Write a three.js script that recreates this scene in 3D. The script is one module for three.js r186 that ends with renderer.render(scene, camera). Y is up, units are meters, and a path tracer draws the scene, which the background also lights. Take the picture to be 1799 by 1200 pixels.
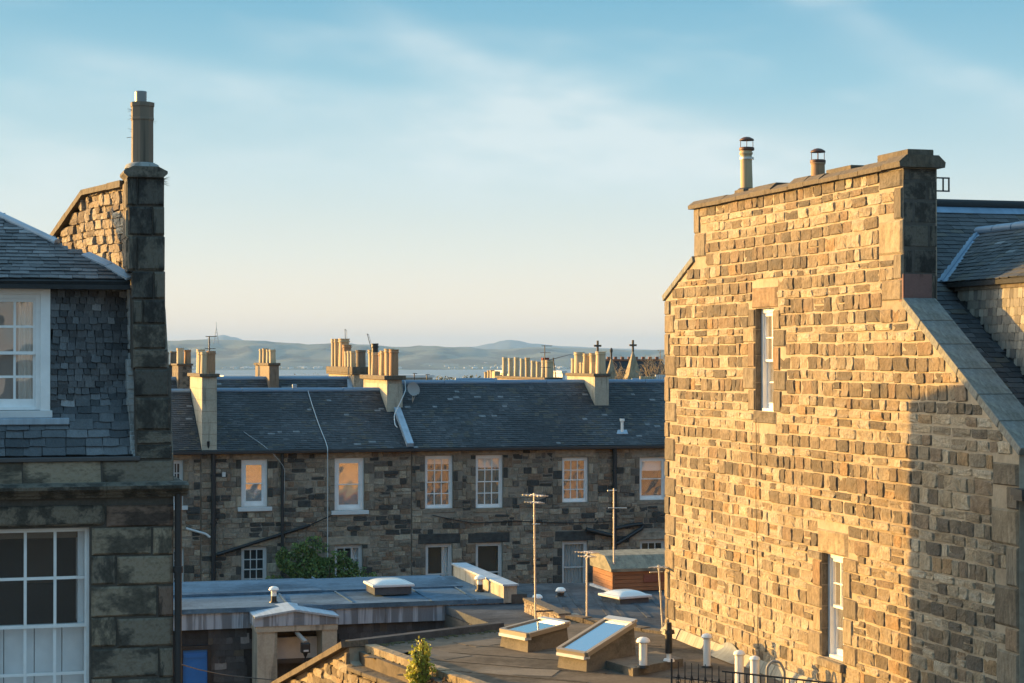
import * as THREE from 'three';
import { mergeGeometries } from 'three/addons/utils/BufferGeometryUtils.js';
import { RoundedBoxGeometry } from 'three/addons/geometries/RoundedBoxGeometry.js';

// ---------------------------------------------------------------- camera, sky, sun, exposure
const DEG = Math.PI / 180;
const EYE = 14;                                   // eye height over the street, metres
const FOCAL = 3400, PW = 1799, PH = 1200;         // focal length in units of the photograph's pixels
const YAW = 15.9 * DEG, PITCH = Math.atan(28 / FOCAL);
const SUN_AZ = 50 * DEG, SUN_EL = 7.4 * DEG;      // azimuth left of the depth axis of the street grid

const scene = new THREE.Scene();
const camera = new THREE.PerspectiveCamera(2 * Math.atan(PH / 2 / FOCAL) / DEG, PW / PH, 0.5, 90000);
camera.rotation.order = 'YXZ';
camera.position.set(0, EYE, 0);
camera.rotation.set(PITCH, -YAW, 0);
camera.updateMatrixWorld();

const renderer = new THREE.WebGLRenderer({ antialias: true });
renderer.setSize(1024, 683);
renderer.toneMapping = THREE.LinearToneMapping;
renderer.toneMappingExposure = 2.6;
renderer.shadowMap.enabled = true;

const toSun = new THREE.Vector3(-Math.sin(SUN_AZ) * Math.cos(SUN_EL), Math.sin(SUN_EL), -Math.cos(SUN_AZ) * Math.cos(SUN_EL));
const sun = new THREE.DirectionalLight(new THREE.Color().setRGB(1, 0.535, 0.12), 5);
sun.position.set(8, 12, -45).addScaledVector(toSun, 200);
sun.target.position.set(8, 12, -45);
sun.castShadow = true;
Object.assign(sun.shadow.camera, { left: -60, right: 60, top: 40, bottom: -40, near: 1, far: 400 });
sun.shadow.mapSize.set(4096, 4096);
scene.add(sun, sun.target);

// seeded random numbers and tiling value noise
function rng(seed) { let a = seed >>> 0; return () => { a = (a + 0x6D2B79F5) >>> 0; let t = a; t = Math.imul(t ^ (t >>> 15), t | 1); t ^= t + Math.imul(t ^ (t >>> 7), t | 61); return ((t ^ (t >>> 14)) >>> 0) / 4294967296; }; }
const hash2 = (x, y, s) => { let h = Math.imul(x, 374761393) ^ Math.imul(y, 668265263) ^ Math.imul(s, 2147483647 ^ 0x3c6ef372); h = Math.imul(h ^ (h >>> 13), 1274126177); h ^= h >>> 16; return (h >>> 0) / 4294967296; };
function vnoise(x, y, px, py, s) {                 // px, py: period in cells
  const xi = Math.floor(x), yi = Math.floor(y), fx = x - xi, fy = y - yi;
  const w = (a, p) => ((a % p) + p) % p, sx = fx * fx * (3 - 2 * fx), sy = fy * fy * (3 - 2 * fy);
  const x0 = w(xi, px), x1 = w(xi + 1, px), y0 = w(yi, py), y1 = w(yi + 1, py);
  const a = hash2(x0, y0, s), b = hash2(x1, y0, s), c = hash2(x0, y1, s), d = hash2(x1, y1, s);
  return a + (b - a) * sx + (c - a) * sy + (a - b - c + d) * sx * sy;
}
function fbm(x, y, px, py, oct, s, gain = 0.5) { let v = 0, a = 1, n = 0; for (let i = 0; i < oct; i++) { v += a * vnoise(x, y, px, py, s + i * 17); n += a; a *= gain; x *= 2; y *= 2; px *= 2; py *= 2; } return v / n; }
const clamp = (x, a = 0, b = 1) => Math.min(b, Math.max(a, x));
const sstep = (a, b, x) => { const t = clamp((x - a) / (b - a)); return t * t * (3 - 2 * t); };
const lerp = (a, b, t) => a + (b - a) * t;
const lin = (c) => { c /= 255; return c <= 0.04045 ? c / 12.92 : ((c + 0.055) / 1.055) ** 2.4; };

{ // clear evening sky: warm haze at the horizon, blue above, thin cirrus, brighter round the low sun
  const W = 4096, Hh = 2048, data = new Float32Array(W * Hh * 4);
  const stops = [[-90, 244, 226, 204], [-1, 262, 232, 206], [0.4, 268, 241, 213], [1.4, 258, 244, 220], [3, 234, 237, 227], [5.5, 198, 222, 228], [8, 156, 202, 220], [10.5, 125, 183, 210], [16, 130, 189, 219], [30, 144, 202, 238], [90, 150, 210, 248]]
    .map(([e, r, g, b]) => [e, lin(r) * 0.405, lin(g) * 0.405, lin(b) * 0.405]);
  const wisps = [ // soft curved streaks: [azimuth from the camera axis, elevation] pairs, half width, strength
    { p: [[-4.2, 10.2], [-1.5, 8.9], [1.5, 7.8], [4.5, 6.9], [7.5, 6.3]], w: 0.75, k: 0.3 },
    { p: [[-14, 8.6], [-9, 8.0], [-5, 7.5], [-1, 6.8], [3, 6.2]], w: 0.8, k: 0.42 },
    { p: [[-3, 7.4], [3, 6.8], [7, 5.8], [10, 5.6]], w: 1.2, k: 0.42 },
    { p: [[9, 10.6], [12, 8.6], [15, 7.4], [18, 6.6]], w: 0.7, k: 0.26 },
    { p: [[-15, 5.4], [-6, 5.8], [0, 5.4]], w: 0.7, k: 0.3 },
  ];
  const sunDir = toSun, col = [0, 0, 0];
  for (let j = 0; j < Hh; j++) {
    const el = ((j + 0.5) / Hh - 0.5) * 180, ce = Math.cos(el * DEG), se = Math.sin(el * DEG);
    let k = 0; while (k < stops.length - 2 && el > stops[k + 1][0]) k++;
    const t = clamp((el - stops[k][0]) / (stops[k + 1][0] - stops[k][0]));
    for (let c = 0; c < 3; c++) col[c] = lerp(stops[k][c + 1], stops[k + 1][c + 1], t);
    for (let i = 0; i < W; i++) {
      const th = ((i + 0.5) / W - 0.5) * 2 * Math.PI, dx = Math.cos(th) * ce, dz = Math.sin(th) * ce;
      const az = Math.atan2(dx, -dz) / DEG - YAW / DEG;   // degrees to the right of the camera axis
      const cs = dx * sunDir.x + se * sunDir.y + dz * sunDir.z;
      const o = (j * W + i) * 4;
      let cl = 0;
      if (el > 1) {
        const a360 = (th / (2 * Math.PI) + 0.5);
        const sh = el * 0.16;                              // streaks slant across the sky
        const n1 = fbm(a360 * 60 + sh, el * 0.55, 60, 512, 4, 5), n2 = fbm(a360 * 240 + sh * 3, el * 2.2, 240, 512, 4, 9);
        cl = sstep(0.5, 0.85, n1) * 0.35 * (0.4 + n2) * sstep(2, 6, el);
        if (Math.abs(az) < 25 && el < 14) for (const w of wisps) {
          const p = w.p; if (az < p[0][0] - 2 || az > p[p.length - 1][0] + 2) continue;
          let q = 0; while (q < p.length - 2 && az > p[q + 1][0]) q++;
          const tt = (az - p[q][0]) / (p[q + 1][0] - p[q][0]);
          const mid = lerp(p[q][1], p[q + 1][1], clamp(tt, -0.5, 1.5)), d = (el - mid) / w.w;
          const ends = sstep(p[0][0] - 2, p[0][0] + 2, az) * (1 - sstep(p[p.length - 1][0] - 2, p[p.length - 1][0] + 2, az));
          cl += w.k * ends * Math.exp(-(d > 0 ? d * d * 2.2 : d * d * 0.35)) * (0.35 + 0.9 * n2);
        }
        cl = clamp(cl * 0.95, 0, 0.7);
      }
      const glow = 4.4 * Math.pow(Math.max(0, cs), 14) + 6 * Math.pow(Math.max(0, cs), 60);
      data[o] = lerp(col[0], 0.31, cl) * (1 + 0.05 * cs) + glow * 1.0;
      data[o + 1] = lerp(col[1], 0.345, cl) * (1 + 0.03 * cs) + glow * 0.78;
      data[o + 2] = lerp(col[2], 0.355, cl) + glow * 0.5;
      data[o + 3] = 1;
    }
  }
  const sky = new THREE.DataTexture(data, W, Hh, THREE.RGBAFormat, THREE.FloatType);
  sky.mapping = THREE.EquirectangularReflectionMapping;
  sky.magFilter = THREE.LinearFilter; sky.minFilter = THREE.LinearFilter; sky.needsUpdate = true;
  scene.background = sky; scene.environment = sky;
}
scene.fog = new THREE.FogExp2(new THREE.Color().setRGB(0.32, 0.57, 1.0), 0.00004);

// ---------------------------------------------------------------- helpers
const V = (x, y, z) => new THREE.Vector3(x, y, z);
// where the line of sight through photograph point (u, v) meets a real plane of the place
const sight = (u, v) => V((u - 899.5) / FOCAL, (599.5 - v) / FOCAL, -1).applyEuler(camera.rotation);
const atX = (u, v, X) => { const r = sight(u, v); return r.multiplyScalar(X / r.x).add(camera.position); };
const atD = (u, v, D) => { const r = sight(u, v); return r.multiplyScalar(-D / r.z).add(camera.position); };
const atY = (u, v, Y) => { const r = sight(u, v); return r.multiplyScalar((Y - EYE) / r.y).add(camera.position); };
const onPlane = (u, v, o, n) => { const r = sight(u, v), t = o.clone().sub(camera.position).dot(n) / r.dot(n); return r.multiplyScalar(t).add(camera.position); };

const taken = new Map();
function numbered(name) { const n = taken.get(name) ?? 0; taken.set(name, n + 1); return n ? name + '_' + String(n).padStart(3, '0') : name; }
function thing(name, label, category, [x, y, z] = [0, 0, 0], group) {
  const o = new THREE.Group(); o.name = numbered(name); o.position.set(x, y, z); scene.add(o); o.updateMatrixWorld();
  o.userData = { label, category }; if (group) o.userData.group = group;
  return o;
}
function structure(name, geometry, m, label, category) {
  const o = new THREE.Mesh(geometry, m); o.name = numbered(name); o.userData = { kind: 'structure', label, category };
  o.castShadow = o.receiveShadow = true; scene.add(o); return o;
}
// add a mesh whose geometry is in world coordinates as a part of parent
function part(name, geometry, m, parent, matrix) {
  const o = new THREE.Mesh(geometry, m); o.name = name; o.castShadow = o.receiveShadow = true;
  if (matrix) { matrix.decompose(o.position, o.quaternion, o.scale); }
  o.updateMatrixWorld(); parent.attach(o); return o;
}
function sub(name, parent) { const g = new THREE.Group(); g.name = name; parent.add(g); g.updateMatrixWorld(); return g; }   // a part made of pieces

// a flat frame of reference: s along ex, t along ey, d out along n
class Frame {
  constructor(o, ex, ey) { this.o = o.clone(); this.ex = ex.clone().normalize(); this.ey = ey.clone().normalize(); this.n = this.ex.clone().cross(this.ey).normalize(); this.m = new THREE.Matrix4().makeBasis(this.ex, this.ey, this.n).setPosition(this.o); }
  at(s, t, d = 0) { return V(s, t, d).applyMatrix4(this.m); }
  px(u, v, d = 0) { const p = onPlane(u, v, this.at(0, 0, d), this.n).sub(this.o); return { s: p.dot(this.ex), t: p.dot(this.ey) }; }
  rect(u0, u1, v0, v1, d = 0) { const a = this.px(u0, (v0 + v1) / 2, d), b = this.px(u1, (v0 + v1) / 2, d), c = this.px((u0 + u1) / 2, v1, d), e = this.px((u0 + u1) / 2, v0, d); return { s0: a.s, s1: b.s, t0: c.t, t1: e.t }; }
  place(s, t, d, w = 1, h = 1, k = 1, rot = 0) { // matrix that puts a unit piece into the frame
    return this.m.clone().multiply(new THREE.Matrix4().compose(V(s, t, d), new THREE.Quaternion().setFromAxisAngle(V(0, 0, 1), rot), V(w, h, k)));
  }
}
const facing = (D) => new Frame(V(0, 0, -D), V(1, 0, 0), V(0, 1, 0));          // walls that face the camera side
const facingWest = (X) => new Frame(V(X, 0, 0), V(0, 0, 1), V(0, 1, 0));       // walls that face the sun side

function withUV(g, fn) { // uv in metres by the dominant axis of the normal
  const p = g.attributes.position, n = g.attributes.normal, uv = new Float32Array(p.count * 2);
  for (let i = 0; i < p.count; i++) {
    const ax = Math.abs(n.getX(i)), ay = Math.abs(n.getY(i)), az = Math.abs(n.getZ(i)); let a, b;
    if (ax >= ay && ax >= az) { a = p.getZ(i); b = p.getY(i); } else if (ay >= az) { a = p.getX(i); b = p.getZ(i); } else { a = p.getX(i); b = p.getY(i); }
    uv[2 * i] = a; uv[2 * i + 1] = b;
  }
  g.setAttribute('uv', new THREE.BufferAttribute(uv, 2)); return g;
}
// collects pieces and merges them into one mesh
class Bag {
  constructor() { this.p = []; this.n = []; this.u = []; this.c = []; this.hasC = false; }
  add(g, m = null, color = null, du = 0, dv = 0) {
    const gg = g.index ? g.toNonIndexed() : g, P = gg.attributes.position, N = gg.attributes.normal, U = gg.attributes.uv, v = V(), nm = m && new THREE.Matrix3().getNormalMatrix(m);
    for (let i = 0; i < P.count; i++) {
      v.fromBufferAttribute(P, i); if (m) v.applyMatrix4(m); this.p.push(v.x, v.y, v.z);
      v.fromBufferAttribute(N, i); if (m) v.applyMatrix3(nm).normalize(); this.n.push(v.x, v.y, v.z);
      if (U) this.u.push(U.getX(i) + du, U.getY(i) + dv); else this.u.push(0, 0);
      if (color) { this.c.push(color.r, color.g, color.b); this.hasC = true; } else this.c.push(1, 1, 1);
    }
    return this;
  }
  box(f, s0, s1, t0, t1, d0, d1, b = 0) {
    const w = Math.abs(s1 - s0), h = Math.abs(t1 - t0), k = Math.abs(d1 - d0);
    const g = b ? new RoundedBoxGeometry(w, h, k, 2, Math.min(b, w / 2.01, h / 2.01, k / 2.01)) : new THREE.BoxGeometry(w, h, k); withUV(g);
    return this.add(g, f.m.clone().multiply(new THREE.Matrix4().makeTranslation((s0 + s1) / 2, (t0 + t1) / 2, (d0 + d1) / 2)), null, s0 + t0 * 0.3, t0);
  }
  bar(a, b, w, h = w, up = V(0, 1, 0)) { // a square bar between two points
    const z = b.clone().sub(a), L = z.length(); z.normalize(); const x = up.clone().cross(z); if (x.lengthSq() < 1e-6) x.set(1, 0, 0); x.normalize(); const y = z.clone().cross(x);
    const m = new THREE.Matrix4().makeBasis(x, y, z).setPosition(a.clone().add(b).multiplyScalar(0.5));
    return this.add(withUV(new THREE.BoxGeometry(w, h, L)), m);
  }
  rod(a, b, r0, r1 = r0, seg = 8) {
    const z = b.clone().sub(a), L = z.length();
    const q = new THREE.Quaternion().setFromUnitVectors(V(0, 1, 0), z.normalize());
    return this.add(new THREE.CylinderGeometry(r1, r0, L, seg), new THREE.Matrix4().compose(a.clone().add(b).multiplyScalar(0.5), q, V(1, 1, 1)));
  }
  tube(pts, r, seg = 6, n = 0) { return this.add(new THREE.TubeGeometry(new THREE.CatmullRomCurve3(pts, false, 'catmullrom', 0.2), n || pts.length * 4, r, seg)); }
  geo() {
    const g = new THREE.BufferGeometry(); g.setAttribute('position', new THREE.Float32BufferAttribute(this.p, 3)); g.setAttribute('normal', new THREE.Float32BufferAttribute(this.n, 3));
    g.setAttribute('uv', new THREE.Float32BufferAttribute(this.u, 2)); if (this.hasC) g.setAttribute('color', new THREE.Float32BufferAttribute(this.c, 3)); return g;
  }
  build(name, m, parent, kind) { const o = part(name, this.geo(), m, parent); if (kind) o.userData.kind = kind; return o; }
}
const boxIn = (f, s0, s1, t0, t1, d0, d1, b) => new Bag().box(f, s0, s1, t0, t1, d0, d1, b).geo();
// a plate cut to an outline, with openings, from depth d0 (back) to d1 (front) of a frame
function plate(f, outline, holes, d0, d1) {
  const sh = new THREE.Shape(outline.map((p) => new THREE.Vector2(p[0], p[1])));
  for (const h of holes) sh.holes.push(new THREE.Path([[h.s0, h.t0], [h.s0, h.t1], [h.s1, h.t1], [h.s1, h.t0]].map((p) => new THREE.Vector2(...p))));
  const g = new THREE.ExtrudeGeometry(sh, { depth: d1 - d0, bevelEnabled: false }); g.translate(0, 0, d0); withUV(g); g.applyMatrix4(f.m); return g;
}
// a flat polygon of thickness th under its upper face
function slab(pts, th, up = V(0, 1, 0)) {
  const n = pts.length, pos = [], tri = (a, b, c) => pos.push(...a.toArray(), ...b.toArray(), ...c.toArray());
  const low = pts.map((p) => p.clone().addScaledVector(up, -th));
  const nn = pts[1].clone().sub(pts[0]).cross(pts[2].clone().sub(pts[0])); const flip = nn.dot(up) < 0;
  const P = flip ? [...pts].reverse() : pts, Lw = flip ? [...low].reverse() : low;
  for (let i = 1; i < n - 1; i++) { tri(P[0], P[i], P[i + 1]); tri(Lw[0], Lw[i + 1], Lw[i]); }
  for (let i = 0; i < n; i++) { const j = (i + 1) % n; tri(P[i], Lw[i], Lw[j]); tri(P[i], Lw[j], P[j]); }
  const g = new THREE.BufferGeometry(); g.setAttribute('position', new THREE.Float32BufferAttribute(pos, 3)); g.computeVertexNormals(); return withUV(g);
}

// ---------------------------------------------------------------- textures and materials
function texture(size, fn, srgb = true) {
  const d = new Uint8Array(size * size * 4), put = (v) => Math.round(255 * clamp(srgb ? (v <= 0.0031308 ? v * 12.92 : 1.055 * v ** (1 / 2.4) - 0.055) : v));
  for (let j = 0; j < size; j++) for (let i = 0; i < size; i++) { const c = fn(i / size, j / size), o = (j * size + i) * 4; if (typeof c === 'number') d[o] = d[o + 1] = d[o + 2] = put(c); else { d[o] = put(c[0]); d[o + 1] = put(c[1]); d[o + 2] = put(c[2]); } d[o + 3] = 255; }
  const t = new THREE.DataTexture(d, size, size); t.wrapS = t.wrapT = THREE.RepeatWrapping; t.magFilter = THREE.LinearFilter; t.minFilter = THREE.LinearMipmapLinearFilter; t.generateMipmaps = true;
  if (srgb) t.colorSpace = THREE.SRGBColorSpace; t.needsUpdate = true; return t;
}
const T = {
  stone: texture(512, (x, y) => { const a = fbm(x * 6, y * 6, 6, 6, 6, 1, 0.62), b = fbm(x * 24, y * 24, 24, 24, 4, 2, 0.7), k = fbm(x * 44 + 2 * a, y * 9, 44, 9, 3, 6, 0.6), v = 0.36 + 0.6 * a + 0.45 * (b - 0.5) + 0.55 * (k - 0.4); const w = fbm(x * 3, y * 3, 3, 3, 3, 8) - 0.5; return [v * (1 + 0.22 * w), v, v * (1 - 0.3 * w)]; }),
  stoneBump: texture(512, (x, y) => 0.6 * fbm(x * 10, y * 10, 10, 10, 5, 3, 0.65) + 0.4 * fbm(x * 40, y * 30, 40, 30, 3, 4, 0.6), false),
  mortar: texture(512, (x, y) => { const a = fbm(x * 5, y * 5, 5, 5, 6, 21, 0.6), b = fbm(x * 40, y * 40, 40, 40, 3, 22, 0.7), s = sstep(0.55, 0.75, fbm(x * 3, y * 3, 3, 3, 4, 23)); const v = 0.62 + 0.36 * a + 0.35 * (b - 0.5) - 0.18 * s; return [v, v * (0.985 - 0.03 * s), v * (0.96 - 0.06 * s)]; }),
  soot: texture(512, (x, y) => { const a = fbm(x * 7, y * 7, 7, 7, 6, 31, 0.62), b = fbm(x * 48, y * 40, 48, 40, 4, 32, 0.72), k = sstep(0.36, 0.62, a); const v = lerp(0.36, 1.0, k) * (0.45 + 1.05 * b); return [v * (0.94 + 0.06 * k), v * 0.97, v * (0.98 - 0.08 * k)]; }),
  slate: texture(512, (x, y) => { const a = fbm(x * 7, y * 5, 7, 5, 5, 41, 0.6), b = fbm(x * 50, y * 30, 50, 30, 3, 42, 0.7); const v = 0.5 + 0.6 * a + 0.4 * (b - 0.5); return [v * 0.98, v, v * 1.03]; }),
  render: texture(512, (x, y) => { const a = fbm(x * 4, y * 4, 4, 4, 6, 51, 0.6), st = fbm(x * 18, y * 2, 18, 2, 4, 52, 0.6), b = fbm(x * 60, y * 60, 60, 60, 2, 53, 0.7); const v = 0.62 + 0.35 * a + 0.2 * (b - 0.5) - 0.3 * sstep(0.52, 0.75, st); return [v, v * 0.985, v * 0.96]; }),
  felt: texture(1024, (x, y) => { const a = fbm(x * 3, y * 9, 3, 9, 6, 61, 0.62), b = fbm(x * 90, y * 90, 90, 90, 3, 62, 0.8), s = sstep(0.48, 0.66, fbm(x * 4 + 0.5 * a, y * 6, 4, 6, 5, 63, 0.62)), p = sstep(0.6, 0.63, fbm(x * 7, y * 7, 7, 7, 4, 64, 0.5)); const v = 0.5 + 0.62 * a + 0.4 * (b - 0.5) - 0.26 * s + 0.12 * p; return [v, v * (0.99 + 0.03 * s), v * (0.96 + 0.06 * s)]; }),
  lead: texture(512, (x, y) => { const a = fbm(x * 4, y * 4, 4, 4, 6, 71, 0.6), st = fbm(x * 30, y * 2, 30, 2, 4, 72, 0.6); const v = 0.6 + 0.35 * a + 0.35 * (st - 0.5); return [v, v, v]; }),
  streak: texture(512, (x, y) => { const st = fbm(x * 26, y * 1, 26, 1, 5, 81, 0.65), a = fbm(x * 60, y * 8, 60, 8, 3, 82), k = sstep(0.45, 0.6, st + 0.12 * (a - 0.5)); const v = lerp(0.45, 1, k) * (0.8 + 0.4 * a); return [v, v, v]; }),
  fields: texture(512, (x, y) => { const a = fbm(x * 9, y * 5, 9, 5, 5, 111, 0.6), w = sstep(0.47, 0.53, a), f = fbm(x * 26, y * 16, 26, 16, 2, 112, 0.5), q = Math.floor(f * 9) / 9; const v = lerp(0.35, 0.9 + 0.9 * q, w); return [v * lerp(0.8, 1.05, w), v, v * lerp(0.9, 0.75, w)]; }),
  wood: texture(512, (x, y) => { const g = fbm(x * 4, y * 48, 4, 48, 5, 91, 0.6), b = fbm(x * 3, y * 3, 3, 3, 4, 92); const v = 0.55 + 0.5 * g + 0.3 * (b - 0.5); return [v, v * 0.97, v * 0.92]; }),
  paint: texture(256, (x, y) => { const a = fbm(x * 5, y * 5, 5, 5, 5, 95, 0.6); const v = 0.82 + 0.24 * (a - 0.25); return [v, v, v]; }),
  clay: texture(256, (x, y) => { const a = fbm(x * 5, y * 5, 5, 5, 5, 97, 0.6), st = fbm(x * 14, y * 2, 14, 2, 4, 98, 0.6); const v = 0.62 + 0.4 * a - 0.35 * sstep(0.55, 0.8, st); return [v, v * 0.98, v * 0.95]; }),
};
function mat(r, g, b, o = {}) {
  const { map, bump, scale = 1, bumpScale = 0.01, ...rest } = o;
  const m = new (rest.specularIntensity === undefined ? THREE.MeshStandardMaterial : THREE.MeshPhysicalMaterial)({ roughness: 0.9, metalness: 0, ...rest }); m.color.setRGB(r, g, b);
  const sized = (t) => { if (scale === 1) return t; const c = t.clone(); c.repeat.set(scale, scale); c.needsUpdate = true; return c; };
  if (map) m.map = sized(map); if (bump) { m.bumpMap = sized(bump); m.bumpScale = bumpScale; }
  return m;
}
const tints = (list, o) => list.map(([r, g, b]) => mat(r, g, b, o));
const M = {
  mortar: mat(0.395, 0.34, 0.265, { scale: 0.3, map: T.mortar, bump: T.stoneBump, bumpScale: 0.02 }),
  mortarGrey: mat(0.31, 0.265, 0.222, { scale: 0.3, map: T.mortar, bump: T.stoneBump, bumpScale: 0.02 }),
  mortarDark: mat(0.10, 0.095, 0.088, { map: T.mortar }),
  ashlarBed: mat(0.11, 0.10, 0.09, { map: T.mortar }),
  render: mat(0.46, 0.43, 0.36, { scale: 0.4, map: T.render, bump: T.stoneBump, bumpScale: 0.006 }),
  renderPurple: mat(0.22, 0.13, 0.12, { map: T.render }),
  fillet: mat(0.42, 0.46, 0.49, { map: T.render, bump: T.stoneBump, bumpScale: 0.01 }),
  cement: mat(0.34, 0.36, 0.36, { map: T.render, bump: T.stoneBump, bumpScale: 0.01 }),
  coping: mat(0.135, 0.115, 0.09, { map: T.stone, bump: T.stoneBump, bumpScale: 0.015 }),
  skew: mat(0.22, 0.23, 0.22, { map: T.stone, bump: T.stoneBump, bumpScale: 0.006 }),
  lead: mat(0.20, 0.31, 0.44, { scale: 0.4, map: T.lead, roughness: 0.5, metalness: 0.15 }),
  leadPale: mat(0.38, 0.47, 0.57, { map: T.lead, roughness: 0.55, metalness: 0.1 }),
  slateBed: mat(0.035, 0.037, 0.04, { map: T.slate }),
  white: mat(0.86, 0.88, 0.90, { map: T.paint, roughness: 0.45 }),
  whiteOld: mat(0.62, 0.64, 0.66, { map: T.paint, roughness: 0.6 }),
  plastic: mat(0.82, 0.80, 0.77, { roughness: 0.4 }),
  blackPlastic: mat(0.02, 0.022, 0.024, { roughness: 0.45 }),
  iron: mat(0.018, 0.02, 0.023, { roughness: 0.5 }),
  aluminium: mat(0.55, 0.53, 0.5, { roughness: 0.45, metalness: 0.6 }),
  darkSteel: mat(0.08, 0.08, 0.085, { roughness: 0.5, metalness: 0.5 }),
  clayTan: mat(0.55, 0.43, 0.27, { map: T.clay, roughness: 0.8 }),
  clayPale: mat(0.62, 0.52, 0.36, { map: T.clay, roughness: 0.8 }),
  clayRed: mat(0.41, 0.25, 0.145, { map: T.clay, roughness: 0.8 }),
  clayGrey: mat(0.21, 0.172, 0.135, { map: T.clay, roughness: 0.85 }),
  cowl: mat(0.10, 0.045, 0.03, { roughness: 0.6, metalness: 0.2 }),
  room: mat(0.045, 0.052, 0.06, { roughness: 1 }),  // blue-grey reflected in the panes is put into this dark lining colour
  roomWarm: mat(0.16, 0.13, 0.1, { roughness: 1 }),
  curtain: mat(0.6, 0.56, 0.5, { roughness: 1 }),
  blind: mat(0.72, 0.74, 0.76, { roughness: 0.9 }),
  shutter: mat(0.74, 0.77, 0.8, { map: T.paint, roughness: 0.5 }),
  rearStone: mat(0.62, 0.40, 0.15, { map: T.stone, scale: 0.7 }),
  felt: mat(0.185, 0.16, 0.133, { scale: 0.14, map: T.felt, bump: T.stoneBump, bumpScale: 0.004, roughness: 1.0, specularIntensity: 0.15 }),
  feltSkyTint: mat(0.11, 0.185, 0.27, { scale: 0.14, map: T.felt, roughness: 1.0, specularIntensity: 0.15 }),  // blue of the reflected sky is put into the felt colour
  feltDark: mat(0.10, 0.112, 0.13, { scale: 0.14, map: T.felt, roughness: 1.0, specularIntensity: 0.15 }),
  streaked: mat(0.32, 0.38, 0.46, { scale: 0.3, map: T.streak, roughness: 0.7 }),
  wood: mat(0.30, 0.14, 0.07, { map: T.wood, roughness: 0.8 }),
  woodDark: mat(0.055, 0.04, 0.032, { map: T.wood, roughness: 0.8 }),
  blueDoor: mat(0.02, 0.16, 0.5, { map: T.paint, roughness: 0.4 }),
};
M.glass = new THREE.MeshPhysicalMaterial({ color: 0xffffff, roughness: 0.02, metalness: 0.16, transmission: 1, thickness: 0, ior: 1.9 });
M.glassFar = new THREE.MeshPhysicalMaterial({ color: 0xffffff, roughness: 0.03, metalness: 0.42, transmission: 1, thickness: 0, ior: 2.0 });
M.glassClear = new THREE.MeshPhysicalMaterial({ color: 0xffffff, roughness: 0.02, metalness: 0.03, transmission: 1, thickness: 0, ior: 1.55 });
M.dome = new THREE.MeshPhysicalMaterial({ color: 0xdfe9ee, roughness: 0.25, transmission: 0.35, thickness: 0, ior: 1.5 });

// ---------------------------------------------------------------- stones
// unit pieces: width, height and depth 1, face towards +z
function rubbleUnit(seed, round = 0.5, rough = 0.16) { // squared lump: cut corners, uneven sides, a broken rather flat face
  const R = rng(seed), ring = [], inner = [], pos = [], cut = () => lerp(0.03, 0.2, R() * (0.4 + round)), jog = () => rough * (R() - 0.6);
  const C = [[-1, -1], [1, -1], [1, 1], [-1, 1]];
  C.forEach(([x, y], i) => { const a = cut(), b = cut(), p = [x * (0.5 - a + 0.3 * jog()), y * (0.5 + 0.3 * jog())], q = [x * (0.5 + 0.3 * jog()), y * (0.5 - b)]; if (i % 2) ring.push(p, q); else ring.push(q, p); if (i === 1 || i === 3) ring.push([x * (0.5 + 0.35 * jog()), 0.25 * (R() - 0.5)]); });
  ring.forEach(([x, y]) => inner.push([x * (0.88 + 0.08 * R()), y * (0.84 + 0.1 * R()), 0.24 + 0.26 * R()]));
  const N = ring.length, tx = 0.3 * (R() - 0.5), ty = 0.3 * (R() - 0.5), mid = [0.3 * (R() - 0.5), 0.3 * (R() - 0.5), 0.3 + 0.24 * R()];
  inner.forEach((p) => { p[2] += tx * p[0] + ty * p[1]; });
  ring.sort((a, b) => Math.atan2(a[1], a[0]) - Math.atan2(b[1], b[0])); inner.sort((a, b) => Math.atan2(a[1], a[0]) - Math.atan2(b[1], b[0]));
  for (let i = 0; i < N; i++) {
    const j = (i + 1) % N, A = [...ring[i], -0.5], B = [...ring[j], -0.5], a = [...ring[i], 0.1], b = [...ring[j], 0.1];
    pos.push(...A, ...B, ...b, ...A, ...b, ...a, ...a, ...b, ...inner[j], ...a, ...inner[j], ...inner[i], ...inner[i], ...inner[j], ...mid);
  }
  return finishUnit(pos, R);
}
function dressedUnit(seed, bev = 0.06, rough = 0.02) { // squared stone with worn arrises
  const R = rng(seed), pos = [], q = (a, b, c, d) => pos.push(...a, ...b, ...c, ...a, ...c, ...d);
  const j = () => rough * (R() - 0.5), o = [[-0.5, -0.5], [0.5, -0.5], [0.5, 0.5], [-0.5, 0.5]].map(([x, y]) => [x + j(), y + j()]);
  const i = o.map(([x, y]) => [x * (1 - 2 * bev) + j(), y * (1 - 2 * bev) + j(), 0.5 - Math.abs(j())]), m = [j(), j(), 0.5];
  for (let k = 0; k < 4; k++) { const n = (k + 1) % 4; q([...o[k], -0.5], [...o[n], -0.5], [...o[n], 0.2], [...o[k], 0.2]); q([...o[k], 0.2], [...o[n], 0.2], i[n], i[k]); pos.push(...i[k], ...i[n], ...m); }
  return finishUnit(pos, R);
}
function finishUnit(pos, R) {
  const g = new THREE.BufferGeometry(); g.setAttribute('position', new THREE.Float32BufferAttribute(pos, 3)); g.computeVertexNormals();
  const p = g.attributes.position, uv = [], a = R(), b = R(); for (let i = 0; i < p.count; i++) uv.push(a + p.getX(i) * 0.36 + p.getZ(i) * 0.02, b + p.getY(i) * 0.25 + p.getZ(i) * 0.02);
  g.setAttribute('uv', new THREE.Float32BufferAttribute(uv, 2)); return g;
}
const RUBBLE = Array.from({ length: 14 }, (_, i) => rubbleUnit(100 + i, 0.025 * i, 0.13));
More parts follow.
